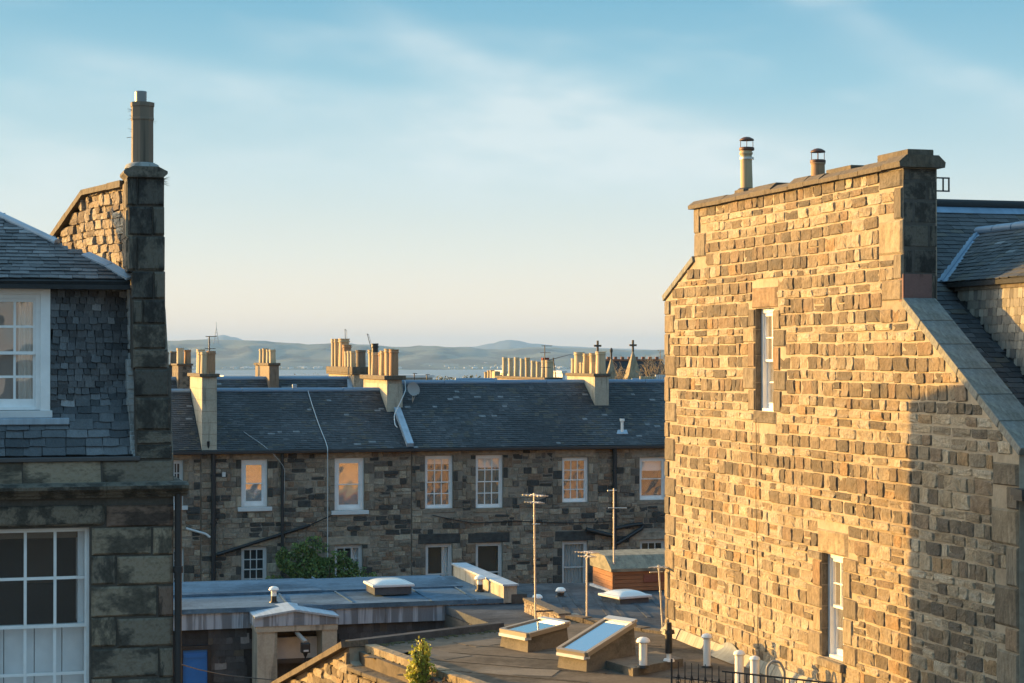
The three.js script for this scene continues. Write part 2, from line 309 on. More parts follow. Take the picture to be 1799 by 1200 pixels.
const ROUGH = Array.from({ length: 10 }, (_, i) => rubbleUnit(300 + i, 0.4, 0.34));
const DRESSED = Array.from({ length: 8 }, (_, i) => dressedUnit(200 + i));
// what each palette is made of: [weight, r, g, b]
function palette(list, o) { const mats = list.map(([, r, g, b]) => mat(r, g, b, o)), cols = list.map(([, r, g, b]) => new THREE.Color().setRGB(r, g, b)), tot = list.reduce((a, l) => a + l[0], 0); const all = mat(1, 1, 1, { ...o, vertexColors: true });
  return { mats, cols, all, pick(x) { x *= tot; for (let i = 0; i < list.length; i++) { x -= list[i][0]; if (x <= 0) return i; } return list.length - 1; } }; }
const stoneLook = { map: T.stone, bump: T.stoneBump, bumpScale: 0.02, roughness: 0.95 };
const PAL = {
  gable: palette([[16, 0.182, 0.148, 0.108], [9, 0.132, 0.113, 0.09], [20, 0.25, 0.206, 0.15], [22, 0.315, 0.265, 0.195], [20, 0.385, 0.33, 0.25], [4, 0.31, 0.22, 0.13], [4, 0.235, 0.178, 0.125], [6, 0.44, 0.385, 0.30]], stoneLook),
  gableDressed: palette([[4, 0.25, 0.212, 0.16], [3, 0.17, 0.146, 0.115], [1, 0.27, 0.195, 0.13], [2, 0.34, 0.29, 0.213]], stoneLook),
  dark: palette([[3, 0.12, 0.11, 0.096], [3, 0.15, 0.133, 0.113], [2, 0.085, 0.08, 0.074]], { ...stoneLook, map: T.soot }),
  ashlar: palette([[5, 0.25, 0.205, 0.158], [4, 0.185, 0.157, 0.128], [3, 0.29, 0.237, 0.18], [1, 0.19, 0.13, 0.105]], { map: T.soot, bump: T.stoneBump, bumpScale: 0.014, roughness: 0.95 }),
  terrace: palette([[14, 0.265, 0.215, 0.17], [14, 0.33, 0.27, 0.212], [9, 0.175, 0.148, 0.126], [11, 0.075, 0.072, 0.069], [8, 0.40, 0.33, 0.258], [5, 0.27, 0.185, 0.132], [3, 0.48, 0.405, 0.32]], stoneLook),
  rubble: palette([[6, 0.38, 0.325, 0.26], [5, 0.29, 0.245, 0.2], [5, 0.46, 0.40, 0.32], [2, 0.2, 0.16, 0.13]], stoneLook),
  slate: palette([[7, 0.09, 0.099, 0.111], [6, 0.118, 0.129, 0.142], [6, 0.05, 0.057, 0.066], [2, 0.165, 0.178, 0.193], [0.4, 0.28, 0.295, 0.31]], { map: T.slate, bump: T.stoneBump, bumpScale: 0.01, roughness: 0.5 }),
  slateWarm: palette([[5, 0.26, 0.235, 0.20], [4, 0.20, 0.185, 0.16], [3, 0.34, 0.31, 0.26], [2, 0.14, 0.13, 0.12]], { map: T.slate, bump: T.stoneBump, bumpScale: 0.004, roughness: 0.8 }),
  slateFar: palette([[8, 0.050, 0.055, 0.062], [8, 0.064, 0.069, 0.077], [6, 0.036, 0.040, 0.046], [2, 0.092, 0.097, 0.103], [0.3, 0.22, 0.228, 0.235], [2, 0.082, 0.075, 0.062]], { map: T.slate, roughness: 0.7 }),
};
// lay stones (list of {s,t,d,w,h,k,rot,g,c}) in a frame; the largest as meshes of their own, the rest joined
function lay(name, parent, f, list, pal, limit = 300, restName = name + '_remainder') {
  list.sort((a, b) => (b.big ?? b.w * b.h) - (a.big ?? a.w * a.h));
  const rest = new Bag();
  list.forEach((q, i) => {
    const m = q.m ?? f.place(q.s, q.t, q.d, q.w, q.h, q.k, q.rot ?? 0);
    if (i < limit) part(name, q.g, pal.mats[q.c], parent, m); else rest.add(q.g, m, pal.cols[q.c], i * 0.37, i * 0.21);
  });
  if (list.length > limit) { rest.build(restName, pal.all, parent, 'stuff'); }
}
const insidePoly = (poly, s, t) => { let c = false; for (let i = 0, j = poly.length - 1; i < poly.length; j = i++) { const [xi, yi] = poly[i], [xj, yj] = poly[j]; if ((yi > t) !== (yj > t) && s < (xj - xi) * (t - yi) / (yj - yi) + xi) c = !c; } return c; };
function spanAt(poly, t) { const xs = []; for (let i = 0, j = poly.length - 1; i < poly.length; j = i++) { const [xi, yi] = poly[i], [xj, yj] = poly[j]; if ((yi > t) !== (yj > t)) xs.push((xj - xi) * (t - yi) / (yj - yi) + xi); } return xs.length > 1 ? [Math.min(...xs), Math.max(...xs)] : null; }
// coursed rubble over an outline, leaving out blocked rectangles
function rubbleCourses(poly, blocked, o) {
  const { seed, h0, h1, w0, w1, gap, units = RUBBLE, pal, proud = 0.02, tint = null, t0 = -Infinity, split = 0.12, wave = 0, gapT = gap, rows = null } = o, R = rng(seed), out = [];
  let t = Math.max(t0, Math.min(...poly.map((p) => p[1]))); const top = Math.max(...poly.map((p) => p[1]));
  while (t < top - h0 * 0.5) {
    const row = rows ? rows(t, R) : null, h = Math.min(row ? row.h : lerp(h0, h1, R() ** 1.3), top - t), a = spanAt(poly, t + 0.02), b = spanAt(poly, t + h - 0.02);
    if (a && b) {
      let runs = [[Math.max(a[0], b[0]), Math.min(a[1], b[1])]];
      for (const q of blocked) if (q.t0 < t + h - 0.03 && q.t1 > t + 0.03) runs = runs.flatMap(([x0, x1]) => q.s1 <= x0 || q.s0 >= x1 ? [[x0, x1]] : [[x0, q.s0], [q.s1, x1]].filter(([p0, p1]) => p1 - p0 > 0.05));
      for (const [x0, x1] of runs) {
        let s = x0;
        while (s < x1 - 0.03) {
          let w = Math.min(lerp(w0, w1, R() ** 1.4) * (row?.w ?? 1), x1 - s); if (x1 - s - w < w0 * 0.7) w = x1 - s;
          const cells = R() < split && h > (h0 + h1) / 2 ? [[t, h * 0.5], [t + h * 0.5, h * 0.5]] : [[t, h]];
          for (const [tt, hh] of cells) {
            const sm = s + w / 2, dy = wave * (vnoise(sm * 0.8, tt * 0.8, 999, 999, seed) - 0.5);
            out.push({ s: sm, t: tt + hh / 2 + dy + 0.012 * (R() - 0.5), d: -0.025 + proud * (R() - 0.35), w: Math.max(0.04, w - gap * (0.6 + 0.8 * R())), h: Math.max(0.04, hh - gapT * (0.6 + 0.9 * R())), k: 0.07, rot: 0.05 * (R() - 0.5), g: units[Math.floor(R() * units.length)], c: tint ? tint(sm, tt, R, row) : pal.pick(R()) });
          }
          s += w;
        }
      }
    }
    t += h;
  }
  return out;
}
const dressed = (r, pal, R, proud = 0.012, gap = 0.012) => ({ s: (r.s0 + r.s1) / 2, t: (r.t0 + r.t1) / 2, d: proud - 0.04 + 0.004 * (R() - 0.5), w: Math.abs(r.s1 - r.s0) - gap, h: Math.abs(r.t1 - r.t0) - gap, k: 0.08, g: DRESSED[Math.floor(R() * 8)], c: r.c ?? pal.pick(R()) });

// ---------------------------------------------------------------- slates
const SLATE = Array.from({ length: 6 }, (_, i) => { // unit slate: width 1 (x), length 1 (y, tail at -0.5), thickness 1 (z)
  const R = rng(700 + i), j = (k) => k * (R() - 0.5), c = [[-0.5 + j(0.04), -0.5 + j(0.1)], [0.5 + j(0.04), -0.5 + j(0.1)], [0.5, 0.5], [-0.5, 0.5]], m = [j(0.3), -0.53 + j(0.08)], pos = [];
  const ring = [c[0], m, c[1], c[2], c[3]];
  for (let k = 0; k < 5; k++) { const A = ring[k], B = ring[(k + 1) % 5]; pos.push(...A, -0.5, ...B, -0.5, ...B, 0.5, ...A, -0.5, ...B, 0.5, ...A, 0.5); }
  for (let k = 1; k < 4; k++) pos.push(...ring[0], 0.5, ...ring[k], 0.5, ...ring[k + 1], 0.5);
  return finishUnit(pos, R);
});
// slates over s0..s1, t0..t1 of a frame; keep(s, t) says where
function slates(f, s0, s1, t0, t1, o) {
  const { seed, w, e, pal, keep = () => true, th = 0.009, tilt = 0.07, lift = 0.01, jitter = 0.25, off = null, tint = null } = o, R = rng(seed), out = [];
  let row = 0;
  for (let t = t0; t < t1 - e * 0.3; t += e * (1 + 0.12 * (R() - 0.5)), row++) {
    let s = s0 - (row % 2 ? w * 0.5 : 0) - R() * w * 0.3;
    while (s < s1) {
      const ww = w * (1 + jitter * (R() - 0.5) * 2), a = Math.max(s, s0), b = Math.min(s + ww, s1), sm = (a + b) / 2;
      if (b - a > 0.03 && keep(sm, t + e / 2)) {
        const d = (off ? off(sm, t + e / 2) : 0) + lift + 0.006 * R();
        const m = f.m.clone().multiply(new THREE.Matrix4().makeTranslation(sm, t + e * 0.75, d)).multiply(new THREE.Matrix4().makeRotationX(-tilt * (0.7 + 0.6 * R()))).multiply(new THREE.Matrix4().makeRotationZ(0.03 * (R() - 0.5))).multiply(new THREE.Matrix4().makeScale(b - a - 0.006, e * 1.55, th * (0.8 + 0.5 * R())));
        out.push({ m, w: b - a, h: e, g: SLATE[Math.floor(R() * 6)], c: tint ? tint(sm, t, R) : pal.pick(R()) });
      }
      s += ww;
    }
  }
  return out;
}

// ---------------------------------------------------------------- windows, pots, pipes
function room(f, s0, s1, t0, t1, d0, d1) { // five faces behind an opening, open to the front
  const P = [[s0, t0], [s1, t0], [s1, t1], [s0, t1]], pos = [], add = (...q) => q.forEach(([s, t, d]) => pos.push(...f.at(s, t, d).toArray()));
  for (let i = 0; i < 4; i++) { const a = P[i], b = P[(i + 1) % 4]; add([...a, d0], [...b, d0], [...b, d1], [...a, d0], [...b, d1], [...a, d1]); }
  add([...P[0], d1], [...P[1], d1], [...P[2], d1], [...P[0], d1], [...P[2], d1], [...P[3], d1]);
  const g = new THREE.BufferGeometry(); g.setAttribute('position', new THREE.Float32BufferAttribute(pos, 3)); g.computeVertexNormals(); return g;
}
// sash window in a wall frame: opening s0..s1, t0..t1, front of the case at depth d
function sashWindow(parent, f, s0, s1, t0, t1, d, o = {}) {
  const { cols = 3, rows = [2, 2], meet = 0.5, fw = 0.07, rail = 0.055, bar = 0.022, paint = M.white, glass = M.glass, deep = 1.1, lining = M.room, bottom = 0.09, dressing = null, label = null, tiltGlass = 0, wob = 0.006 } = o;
  const g = sub('window', parent); if (label) g.userData.label = label;
  const c = new Bag();
  c.box(f, s0, s0 + fw, t0, t1, d - 0.1, d); c.box(f, s1 - fw, s1, t0, t1, d - 0.1, d); c.box(f, s0 + fw, s1 - fw, t1 - fw, t1, d - 0.1, d - 0.002); c.box(f, s0 + fw, s1 - fw, t0, t0 + fw * 0.6, d - 0.1, d + 0.015);
  c.build('frame', paint, g);
  const a0 = s0 + fw, a1 = s1 - fw, b0 = t0 + fw * 0.6, b1 = t1 - fw, mid = lerp(b0, b1, meet);
  const R = rng(Math.floor(1000 * Math.abs(s0 * 3.1 + t0 * 7.7)));
  const sash = (name, y0, y1, dd, n, br, tr) => {
    const b = new Bag();
    b.box(f, a0, a0 + rail * 0.8, y0, y1, dd - 0.04, dd); b.box(f, a1 - rail * 0.8, a1, y0, y1, dd - 0.04, dd);
    const g0 = a0 + rail * 0.8, g1 = a1 - rail * 0.8, h0 = y0 + br, h1 = y1 - tr;
    b.box(f, g0, g1, y0, h0, dd - 0.04, dd - 0.001); b.box(f, g0, g1, h1, y1, dd - 0.04, dd - 0.001);
    for (let i = 1; i < cols; i++) { const x = lerp(g0, g1, i / cols); b.box(f, x - bar / 2, x + bar / 2, h0, h1, dd - 0.035, dd - 0.004); }
    for (let i = 1; i < n; i++) { const y = lerp(h0, h1, i / n); for (let k = 0; k < cols; k++) b.box(f, lerp(g0, g1, k / cols) + (k ? bar / 2 : 0), lerp(g0, g1, (k + 1) / cols) - (k < cols - 1 ? bar / 2 : 0), y - bar / 2, y + bar / 2, dd - 0.035, dd - 0.005); }
    b.build(name, paint, g);
    for (let i = 0; i < cols; i++) for (let k = 0; k < n; k++) {
      const x0 = lerp(g0, g1, i / cols), x1 = lerp(g0, g1, (i + 1) / cols), y0_ = lerp(h0, h1, k / n), y1_ = lerp(h0, h1, (k + 1) / n);
      const tilt = new THREE.Matrix4().makeTranslation((x0 + x1) / 2, (y0_ + y1_) / 2, dd - 0.02).multiply(new THREE.Matrix4().makeRotationFromEuler(new THREE.Euler(tiltGlass + wob * (R() - 0.5), 2 * wob * (R() - 0.5), 0)));
      part('pane', wavyPane(x1 - x0 - 0.004, y1_ - y0_ - 0.004, R), glass, g, f.m.clone().multiply(tilt));
    }
  };
  if (rows[1]) { sash('upper_sash', mid - 0.02, b1, d - 0.03, rows[0], 0.04, rail); sash('lower_sash', b0, mid + 0.02, d - 0.075, rows[1], bottom, 0.04); }
  else sash('upper_sash', b0, b1, d - 0.03, rows[0], rail, rail);
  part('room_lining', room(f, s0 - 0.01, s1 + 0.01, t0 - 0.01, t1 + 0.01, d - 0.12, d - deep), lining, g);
  if (dressing) dressing(g, f, a0, a1, b0, b1, d);
  return g;
}
const paneCache = new Map();
function wavyPane(w, h, R) { // old glass, a few millimetres out of true
  const g = new THREE.PlaneGeometry(w, h, 5, 7), p = g.attributes.position, a = R() * 9, b = R() * 9;
  for (let i = 0; i < p.count; i++) p.setZ(i, 0.0016 * Math.sin(p.getX(i) * 13 + a) * Math.sin(p.getY(i) * 10 + b));
  g.computeVertexNormals(); return g;
}
function drape(f, s0, s1, t0, t1, d, folds, amp = 0.03, lean = 0) { // a hanging cloth with folds
  const nx = folds * 6, ny = 8, g = new THREE.PlaneGeometry(1, 1, nx, ny), p = g.attributes.position;
  for (let i = 0; i < p.count; i++) {
    const x = p.getX(i) + 0.5, y = p.getY(i) + 0.5, k = 1 - lean * (1 - y);
    const q = f.at(lerp(s0, s1, x * k), lerp(t0, t1, y), d + amp * Math.sin(x * folds * 2 * Math.PI + 0.7 * Math.sin(3 * y)));
    p.setXYZ(i, q.x, q.y, q.z);
  }
  g.computeVertexNormals(); return g;
}
const potShapes = {
  plain: (r, h) => [[r * 0.9, 0], [r * 0.92, h * 0.1], [r * 0.86, h * 0.86], [r * 1.0, h * 0.87], [r * 1.02, h * 0.91], [r * 0.9, h * 0.92], [r * 0.9, h * 0.96], [r * 0.98, h * 0.965], [r * 0.98, h], [r * 0.75, h], [r * 0.7, h * 0.7]],
  short: (r, h) => [[r * 0.95, 0], [r * 0.9, h * 0.9], [r, h * 0.91], [r, h], [r * 0.75, h], [r * 0.7, h * 0.6]],
};
let potSeed = 0;
function pot(parent, p, r, h, m, kind = 'plain') {
  const Rp = rng(4000 + potSeed++); r *= 0.94 + 0.12 * Rp(); h *= 0.95 + 0.1 * Rp();
  const g = new THREE.LatheGeometry(potShapes[kind](r, h).map(([x, y]) => new THREE.Vector2(x, y)), 18); g.rotateZ(0.05 * (Rp() - 0.5)); g.rotateX(0.05 * (Rp() - 0.5)); g.translate(p.x, p.y, p.z);
  return part('chimney_pot', g, m, parent);
}
function pipeRun(name, pts, r, m, parent) { // straight lengths with collars
  const b = new Bag(); for (let i = 0; i < pts.length - 1; i++) { b.rod(pts[i], pts[i + 1], r, r, 10); b.add(new THREE.SphereGeometry(r * 1.02, 10, 6), new THREE.Matrix4().makeTranslation(...pts[i + 1].toArray())); }
  const d = pts[1].clone().sub(pts[0]), L = d.length(); d.normalize(); for (let k = 0.9; k < L; k += 1.8) b.rod(pts[0].clone().addScaledVector(d, k), pts[0].clone().addScaledVector(d, k + 0.08), r * 1.35, r * 1.35, 10);
  return b.build(name, m, parent);
}

// ---------------------------------------------------------------- the sunlit gable house
const WX = 12.5;                                     // plane of the gable face
{
  const f = facingWest(WX), P = (u, v) => { const q = f.px(u, v); return [q.s, q.t]; };
  const house = thing('gable_house', 'tall sunlit rubble stone gable house with slate roof and two narrow sash windows', 'house', [WX, 0, -28]);
  const A = P(1168, 526), B = P(1218, 458), C = P(1219.5, 368), D = P(1585, 291), E = P(1584, 533), G = P(1789, 793);
  C[1] = D[1] = (C[1] + D[1]) / 2; B[0] = C[0]; E[0] = D[0];
  const outline = [[A[0], 0], A, B, C, D, E, G, [G[0], 0]];
  const win1 = f.rect(1326.5, 1358.5, 541, 722), win2 = f.rect(1443, 1481, 974, 1159);
  const TH = atD(1646, 400, -D[0]).x - WX;            // thickness of gable wall and stack
  part('stack_backing', boxIn(new Frame(V(WX, 0, D[0]), V(1, 0, 0), V(0, 1, 0)), 0.02, TH - 0.02, E[1], D[1] - 0.02, -0.05, 0.004), M.mortarDark, house);
  part('gable_wall', plate(f, outline, [win1, win2], -TH, -0.012), M.mortar, house);

  // dressed stones: quoins at both edges, rybats, lintels and sills round the windows
  const R = rng(11), blocks = [], mortarFace = house;
  for (const [w, seed] of [[win1, 1], [win2, 2]]) {
    const x = { lint: w === win1 ? 0.34 : 0.36 };
    blocks.push({ s0: w.s0 - 0.14, s1: w.s1 + 0.16, t0: w.t1, t1: w.t1 + x.lint, c: w === win1 ? 2 : 3 });
    blocks.push({ s0: w.s0 - 0.1, s1: w.s1 + 0.1, t0: w.t0 - 0.2, t1: w.t0, c: 1 });
    for (const side of [-1, 1]) { let t = w.t0, k = seed; while (t < w.t1 - 0.08) { const h = Math.min(0.24 + 0.2 * R(), w.t1 - t), wd = (k++ % 2 ? 0.24 : 0.46) + 0.08 * R(); blocks.push(side < 0 ? { s0: w.s0 - wd, s1: w.s0, t0: t, t1: t + h } : { s0: w.s1, s1: w.s1 + wd, t0: t, t1: t + h }); t += h; } }
  }
  for (const [s, dir, top, from] of [[A[0], 1, A[1], 0], [G[0], -1, G[1] - 0.15, 0], [C[0], 1, C[1], B[1] + 0.05], [D[0], -1, D[1] - 0.02, E[1] + 0.05]]) {
    let t = Math.max(from, 6), k = 0;
    while (t < top - 0.1) { const h = Math.min(0.26 + 0.26 * R(), top - t), wd = (k++ % 2 ? 0.3 : 0.62) * (0.8 + 0.4 * R()) * (dir > 0 && s === A[0] ? 0.8 : 1); blocks.push(dir > 0 ? { s0: s, s1: s + wd, t0: t, t1: t + h } : { s0: s - wd, s1: s, t0: t, t1: t + h }); t += h; }
  }
  const stones = blocks.map((b) => { const q = dressed(b, PAL.gableDressed, R, 0.016); return q; });
  // coursed rubble between them
  const tint = (s, t, r, row) => {                     // whole courses of darker and of paler stone, and patches
    const n = vnoise(s * 0.35 + 40, t * 0.5, 999, 999, 77), up = sstep(10.5, 13.5, t), near = sstep(-29, -23, s), low = sstep(11, 8.6, t) * sstep(-24, -29, s);
    const dark = row.dark ? 0.6 + 0.16 * up + 0.12 * near + 0.5 * (n - 0.5) - 0.42 * low : 0.08 + 0.14 * up + 0.16 * near + 0.15 * (n - 0.5);
    const x = r();
    if (x < dark) { const y = r(); return y < 0.22 ? 1 : y < 0.62 ? 0 : y < 0.9 ? 2 : 6; }
    if (x < dark + 0.06) return r() < 0.6 ? 5 : 6;
    const y = r(); return y < 0.14 ? 2 : y < 0.42 ? 3 : y < 0.84 ? 4 : 7;
  };
  const rub = rubbleCourses(outline, [win1, win2, ...blocks], { seed: 5, h0: 0.14, h1: 0.29, w0: 0.19, w1: 0.52, gap: 0.01, gapT: 0.02, pal: PAL.gable, proud: 0.024, tint, t0: 8.2, split: 0.07, wave: 0.03, rows: (t, r) => r() < 0.55 ? { dark: 1, h: 0.165 + 0.075 * r(), w: 0.9 } : { dark: 0, h: 0.11 + 0.06 * r(), w: 1.1 } });
  const wallPart = sub('stonework', house);
  lay('stone', wallPart, f, rub, PAL.gable, 260);
  lay('dressed_stone', wallPart, f, stones, PAL.gableDressed, 120);
  // dark putlog holes and a thin cable down the wall
  for (const [u, v] of [[1517, 872], [1497, 895]]) { const q = f.px(u, v); part('putlog_hole', boxIn(f, q.s - 0.035, q.s + 0.035, q.t - 0.055, q.t + 0.055, -0.05, 0.012), M.iron, house); }
  { const pts = [[1330, 735], [1331, 800], [1330, 870], [1332, 960], [1334, 1060], [1333, 1110], [1336, 1150], [1333, 1160]].map(([u, v]) => { const q = f.px(u, v); return f.at(q.s, q.t, 0.02); }); new Bag().tube(pts, 0.006, 5, 40).build('cable', M.coping, house); }

  const dress1 = (g, fr, a0, a1, b0, b1, d) => { part('blind', boxIn(fr, a0, a1, lerp(b0, b1, 0.08), b1, d - 0.2, d - 0.19), M.curtain, g); };
  sashWindow(house, f, win1.s0, win1.s1, win1.t0, win1.t1, -0.11, { cols: 2, rows: [2, 2], glass: M.glass, dressing: dress1, lining: M.roomWarm });
  sashWindow(house, f, win2.s0, win2.s1, win2.t0, win2.t1, -0.11, { cols: 2, rows: [2, 2], glass: M.glass, dressing: dress1, lining: M.roomWarm });
  for (const w of [win1, win2]) { const fj = new Frame(V(WX, 0, w.s0), V(1, 0, 0), V(0, 1, 0)); let t = w.t0 + 0.004, k = 0; while (t < w.t1 - 0.05) { const hh = Math.min(0.3 + 0.2 * R(), w.t1 - t); part('jamb_stone', boxIn(fj, 0.006, 0.108, t, t + hh - 0.01, 0, 0.008), PAL.gableDressed.mats[1], house); t += hh; } }
  part('window_sill', boxIn(f, win2.s0 - 0.03, win2.s1 + 0.05, win2.t0 - 0.13, win2.t0 - 0.005, -0.3, 0.07, 0.015), PAL.gableDressed.mats[0], house);
  part('sill_apron', boxIn(f, win2.s0 + 0.02, win2.s1 + 0.02, win2.t0 - 1.1, win2.t0 - 0.135, -0.2, 0.035, 0.01), PAL.gableDressed.mats[3], house);

  // the stack end that faces the street, with its big blocks and purple rendered foot
  const fe = new Frame(V(WX, 0, D[0]), V(1, 0, 0), V(0, 1, 0)), stack = sub('chimney_stack', house);
  const q = (u0, u1, v0, v1) => fe.rect(u0, u1, v0, v1);
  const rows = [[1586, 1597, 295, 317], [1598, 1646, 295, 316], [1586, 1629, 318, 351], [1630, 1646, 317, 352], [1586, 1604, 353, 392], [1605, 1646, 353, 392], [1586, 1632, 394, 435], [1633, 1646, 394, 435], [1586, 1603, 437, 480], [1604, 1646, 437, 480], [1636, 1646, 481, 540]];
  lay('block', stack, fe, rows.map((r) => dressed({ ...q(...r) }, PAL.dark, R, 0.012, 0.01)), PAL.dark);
  const pr = q(1585, 1636, 481, 529); part('rendered_foot', boxIn(fe, 0.002, pr.s1, pr.t0, pr.t1, -0.1, 0.022), M.renderPurple, stack);
  part('mortar_fillet', boxIn(fe, 0, pr.s1 + 0.01, pr.t0 - 0.05, pr.t0, -0.05, 0.05, 0.02), M.cement, stack);
  // coping along the top: separate weathered slabs with a sloped upper face
  const L = D[0] - C[0]; let s = C[0] - 0.08, i = 0;
  while (s < D[0] - 0.35) {
    const w = 0.5 + 0.5 * R(), s1 = Math.min(s + w, D[0] - 0.2), y0 = D[1] - 0.01 + 0.012 * (R() - 0.5), hh = 0.075 + 0.03 * R(), prof = new THREE.Shape([[0.085, 0], [0.09, hh * 0.75], [-0.02, hh * 1.7], [-TH + 0.02, hh * 1.7], [-TH - 0.09, hh * 0.75], [-TH - 0.085, 0]].map((p) => new THREE.Vector2(...p)));
    const g = new THREE.ExtrudeGeometry(prof, { depth: s1 - s - 0.012, bevelEnabled: false }); withUV(g);
    part('coping_stone', g, M.coping, stack, new THREE.Matrix4().makeBasis(V(-1, 0, 0), V(0, 1, 0), V(0, 0, 1)).setPosition(WX, y0, s).multiply(new THREE.Matrix4().makeRotationX(0.012 * (R() - 0.5))));
    s = s1; i++;
  }
  const top = (u) => { const p = f.px(u, 300, -TH / 2); return p.s; };
  { const prof = new THREE.Shape([[0.085, 0], [0.095, 0.075], [-0.02, 0.17], [-TH + 0.02, 0.17], [-TH - 0.085, 0.075], [-TH - 0.075, 0]].map((p) => new THREE.Vector2(...p)));
    part('cap_stone', withUV(new THREE.ExtrudeGeometry(prof, { depth: 0.52, bevelEnabled: false })), M.coping, stack, new THREE.Matrix4().makeBasis(V(-1, 0, 0), V(0, 1, 0), V(0, 0, 1)).setPosition(WX, D[1] - 0.005, D[0] - 0.42)); }
  const blocksTop = [[-0.9, 0.05, 0.12, 0.25], [-2.6, -1.75, 0.1, 0.2], [-6.2, -5.8, 0.1, 0.19], [-5.6, -4.6, 0.1, 0.17]];
  for (const [z0, z1, y0, y1] of blocksTop) part('raised_course', boxIn(f, D[0] + z0, D[0] + Math.min(z1, 0.03), D[1] + y0, D[1] + y1, -TH + 0.06, -0.07, 0.015), M.coping, stack);
  { // flue terminals
    const p1 = V(WX + TH / 2, D[1] + 0.13, atX(1312, 330, WX + TH / 2).z), h1 = atX(1312, 263, WX + TH / 2).y - p1.y;
    new Bag().add(new THREE.LatheGeometry([[0.24, -0.02], [0.15, 0.08], [0.12, 0.1]].map((a) => new THREE.Vector2(...a)), 16), new THREE.Matrix4().makeTranslation(p1.x, p1.y, p1.z)).build('flaunching', M.coping, stack);
    const cowl = (p, r, y) => {
      const b = new Bag(), at = (yy) => new THREE.Matrix4().makeTranslation(p.x, y + yy, p.z);
      b.add(new THREE.LatheGeometry([[r * 1.06, 0], [r * 1.12, 0.01], [r * 1.12, 0.045], [r * 1.0, 0.055]].map((a) => new THREE.Vector2(...a)), 18), at(0));
      b.add(new THREE.LatheGeometry([[0.001, 0.235], [r * 0.5, 0.225], [r * 1.0, 0.195], [r * 1.1, 0.17], [r * 1.0, 0.175], [0.001, 0.185]].map((a) => new THREE.Vector2(...a)), 18), at(0));
      for (let k = 0; k < 4; k++) { const a = k * Math.PI / 2 + 0.4; b.rod(V(p.x + r * 0.9 * Math.cos(a), y + 0.04, p.z + r * 0.9 * Math.sin(a)), V(p.x + r * 0.9 * Math.cos(a), y + 0.19, p.z + r * 0.9 * Math.sin(a)), 0.006, 0.006, 5); }
      return b.build('cowl', M.cowl, stack);
    };
    pot(stack, p1, 0.118, h1, M.clayTan); cowl(p1, 0.115, p1.y + h1 - 0.01);
    const band = new THREE.LatheGeometry([[0.119, 0], [0.121, 0.02], [0.119, 0.04]].map((a) => new THREE.Vector2(...a)), 18); band.translate(p1.x, p1.y + h1 * 0.78, p1.z); part('strap', band, M.aluminium, stack);
    const p2 = V(WX + TH / 2, D[1] + 0.13, atX(1437, 310, WX + TH / 2).z), h2 = atX(1437, 287, WX + TH / 2).y - p2.y; pot(stack, p2, 0.11, h2 + 0.02, M.clayRed, 'short'); cowl(p2, 0.108, p2.y + h2 + 0.005);
    const br = new Bag(), y1 = atD(1650, 312, -D[0] + 0.3).y, y0 = atD(1650, 335, -D[0] + 0.3).y, x0 = WX + TH, z = D[0] - 0.3; // iron bracket
    for (const y of [y0, y1]) br.bar(V(x0 - 0.05, y, z), V(x0 + 0.36, y, z), 0.02); for (const x of [x0 + 0.26, x0 + 0.35]) br.bar(V(x, y0 - 0.01, z), V(x, y1 + 0.01, z), 0.018);
    br.build('iron_bracket', M.iron, stack);
  }
  // skews: sloping coping slabs on both roof edges
  const skew = (a, b, n, name) => {
    const dir = [b[0] - a[0], b[1] - a[1]], len = Math.hypot(...dir); dir[0] /= len; dir[1] /= len;
    for (let k = 0; k < n; k++) {
      const l0 = len * k / n + 0.006, l1 = len * (k + 1) / n - 0.006, nrm = Math.abs(dir[0]);
      const o = V(WX, a[1] + dir[1] * (l0 + l1) / 2, a[0] + dir[0] * (l0 + l1) / 2);
      const m = new THREE.Matrix4().makeBasis(V(1, 0, 0), V(0, Math.abs(dir[0]), -dir[1] * Math.sign(dir[0])), V(0, dir[1], dir[0]).multiplyScalar(Math.sign(dir[0]))).setPosition(o);
      const g = withUV(new RoundedBoxGeometry(TH * 0.9 + 0.03, 0.11, l1 - l0, 2, 0.012)); g.translate(TH * 0.45 - 0.015, 0.045, 0);
      part('skew_stone', g, M.skew, house, m);
    }
  };
  skew([E[0], E[1]], [G[0] + 0.06, G[1] - 0.04], 6); skew([B[0], B[1]], [A[0] - 0.05, A[1] - 0.02], 3);

  // main roof: slope to the street, ridge, slope to the rear
  const slope = (E[1] - G[1]) / (E[0] - G[0]), x1 = 46, yAt = (z) => G[1] - 0.1 + slope * (z - G[0]);   // slope negative in z
  const zr = -26.9, yr = yAt(zr), za = G[0] + 0.25, ya = yAt(za), xs = WX + TH;
  const roof = sub('roof', house);
  part('roof_deck', slab([V(xs, ya, za), V(x1, ya, za), V(x1, yr, zr), V(xs, yr, zr)], 0.15), M.slateBed, roof);
  const zb = A[0], yb = A[1] - 0.1;
  part('rear_roof', slab([V(xs, yr, zr), V(x1, yr, zr), V(x1, yb, zb - 0.2), V(xs, yb, zb - 0.2)], 0.15), M.slateBed, roof);
  const fr = new Frame(V(0, ya, za), V(1, 0, 0), V(0, yr - ya, zr - za)), LR = Math.hypot(yr - ya, zr - za);
  // dormer that reaches towards the street
  const dx = 14.8, dy = yAt(-26.2), dk = 0.63, cheekX = 13.55, dyAt = (x) => dy - dk * Math.abs(dx - x), eave = dyAt(cheekX - 0.08), zf = -20.8;
  const keepMain = (s2, t2) => { const p = fr.at(s2, t2); return p.x < cheekX - 0.02 || (p.y > dyAt(p.x) - 0.02 && p.y > eave && p.x < 17.6); };
  const list = slates(fr, xs + 0.02, 17.5, 0, LR - 0.05, { seed: 41, w: 0.21, e: 0.125, pal: PAL.slateFar, keep: keepMain });
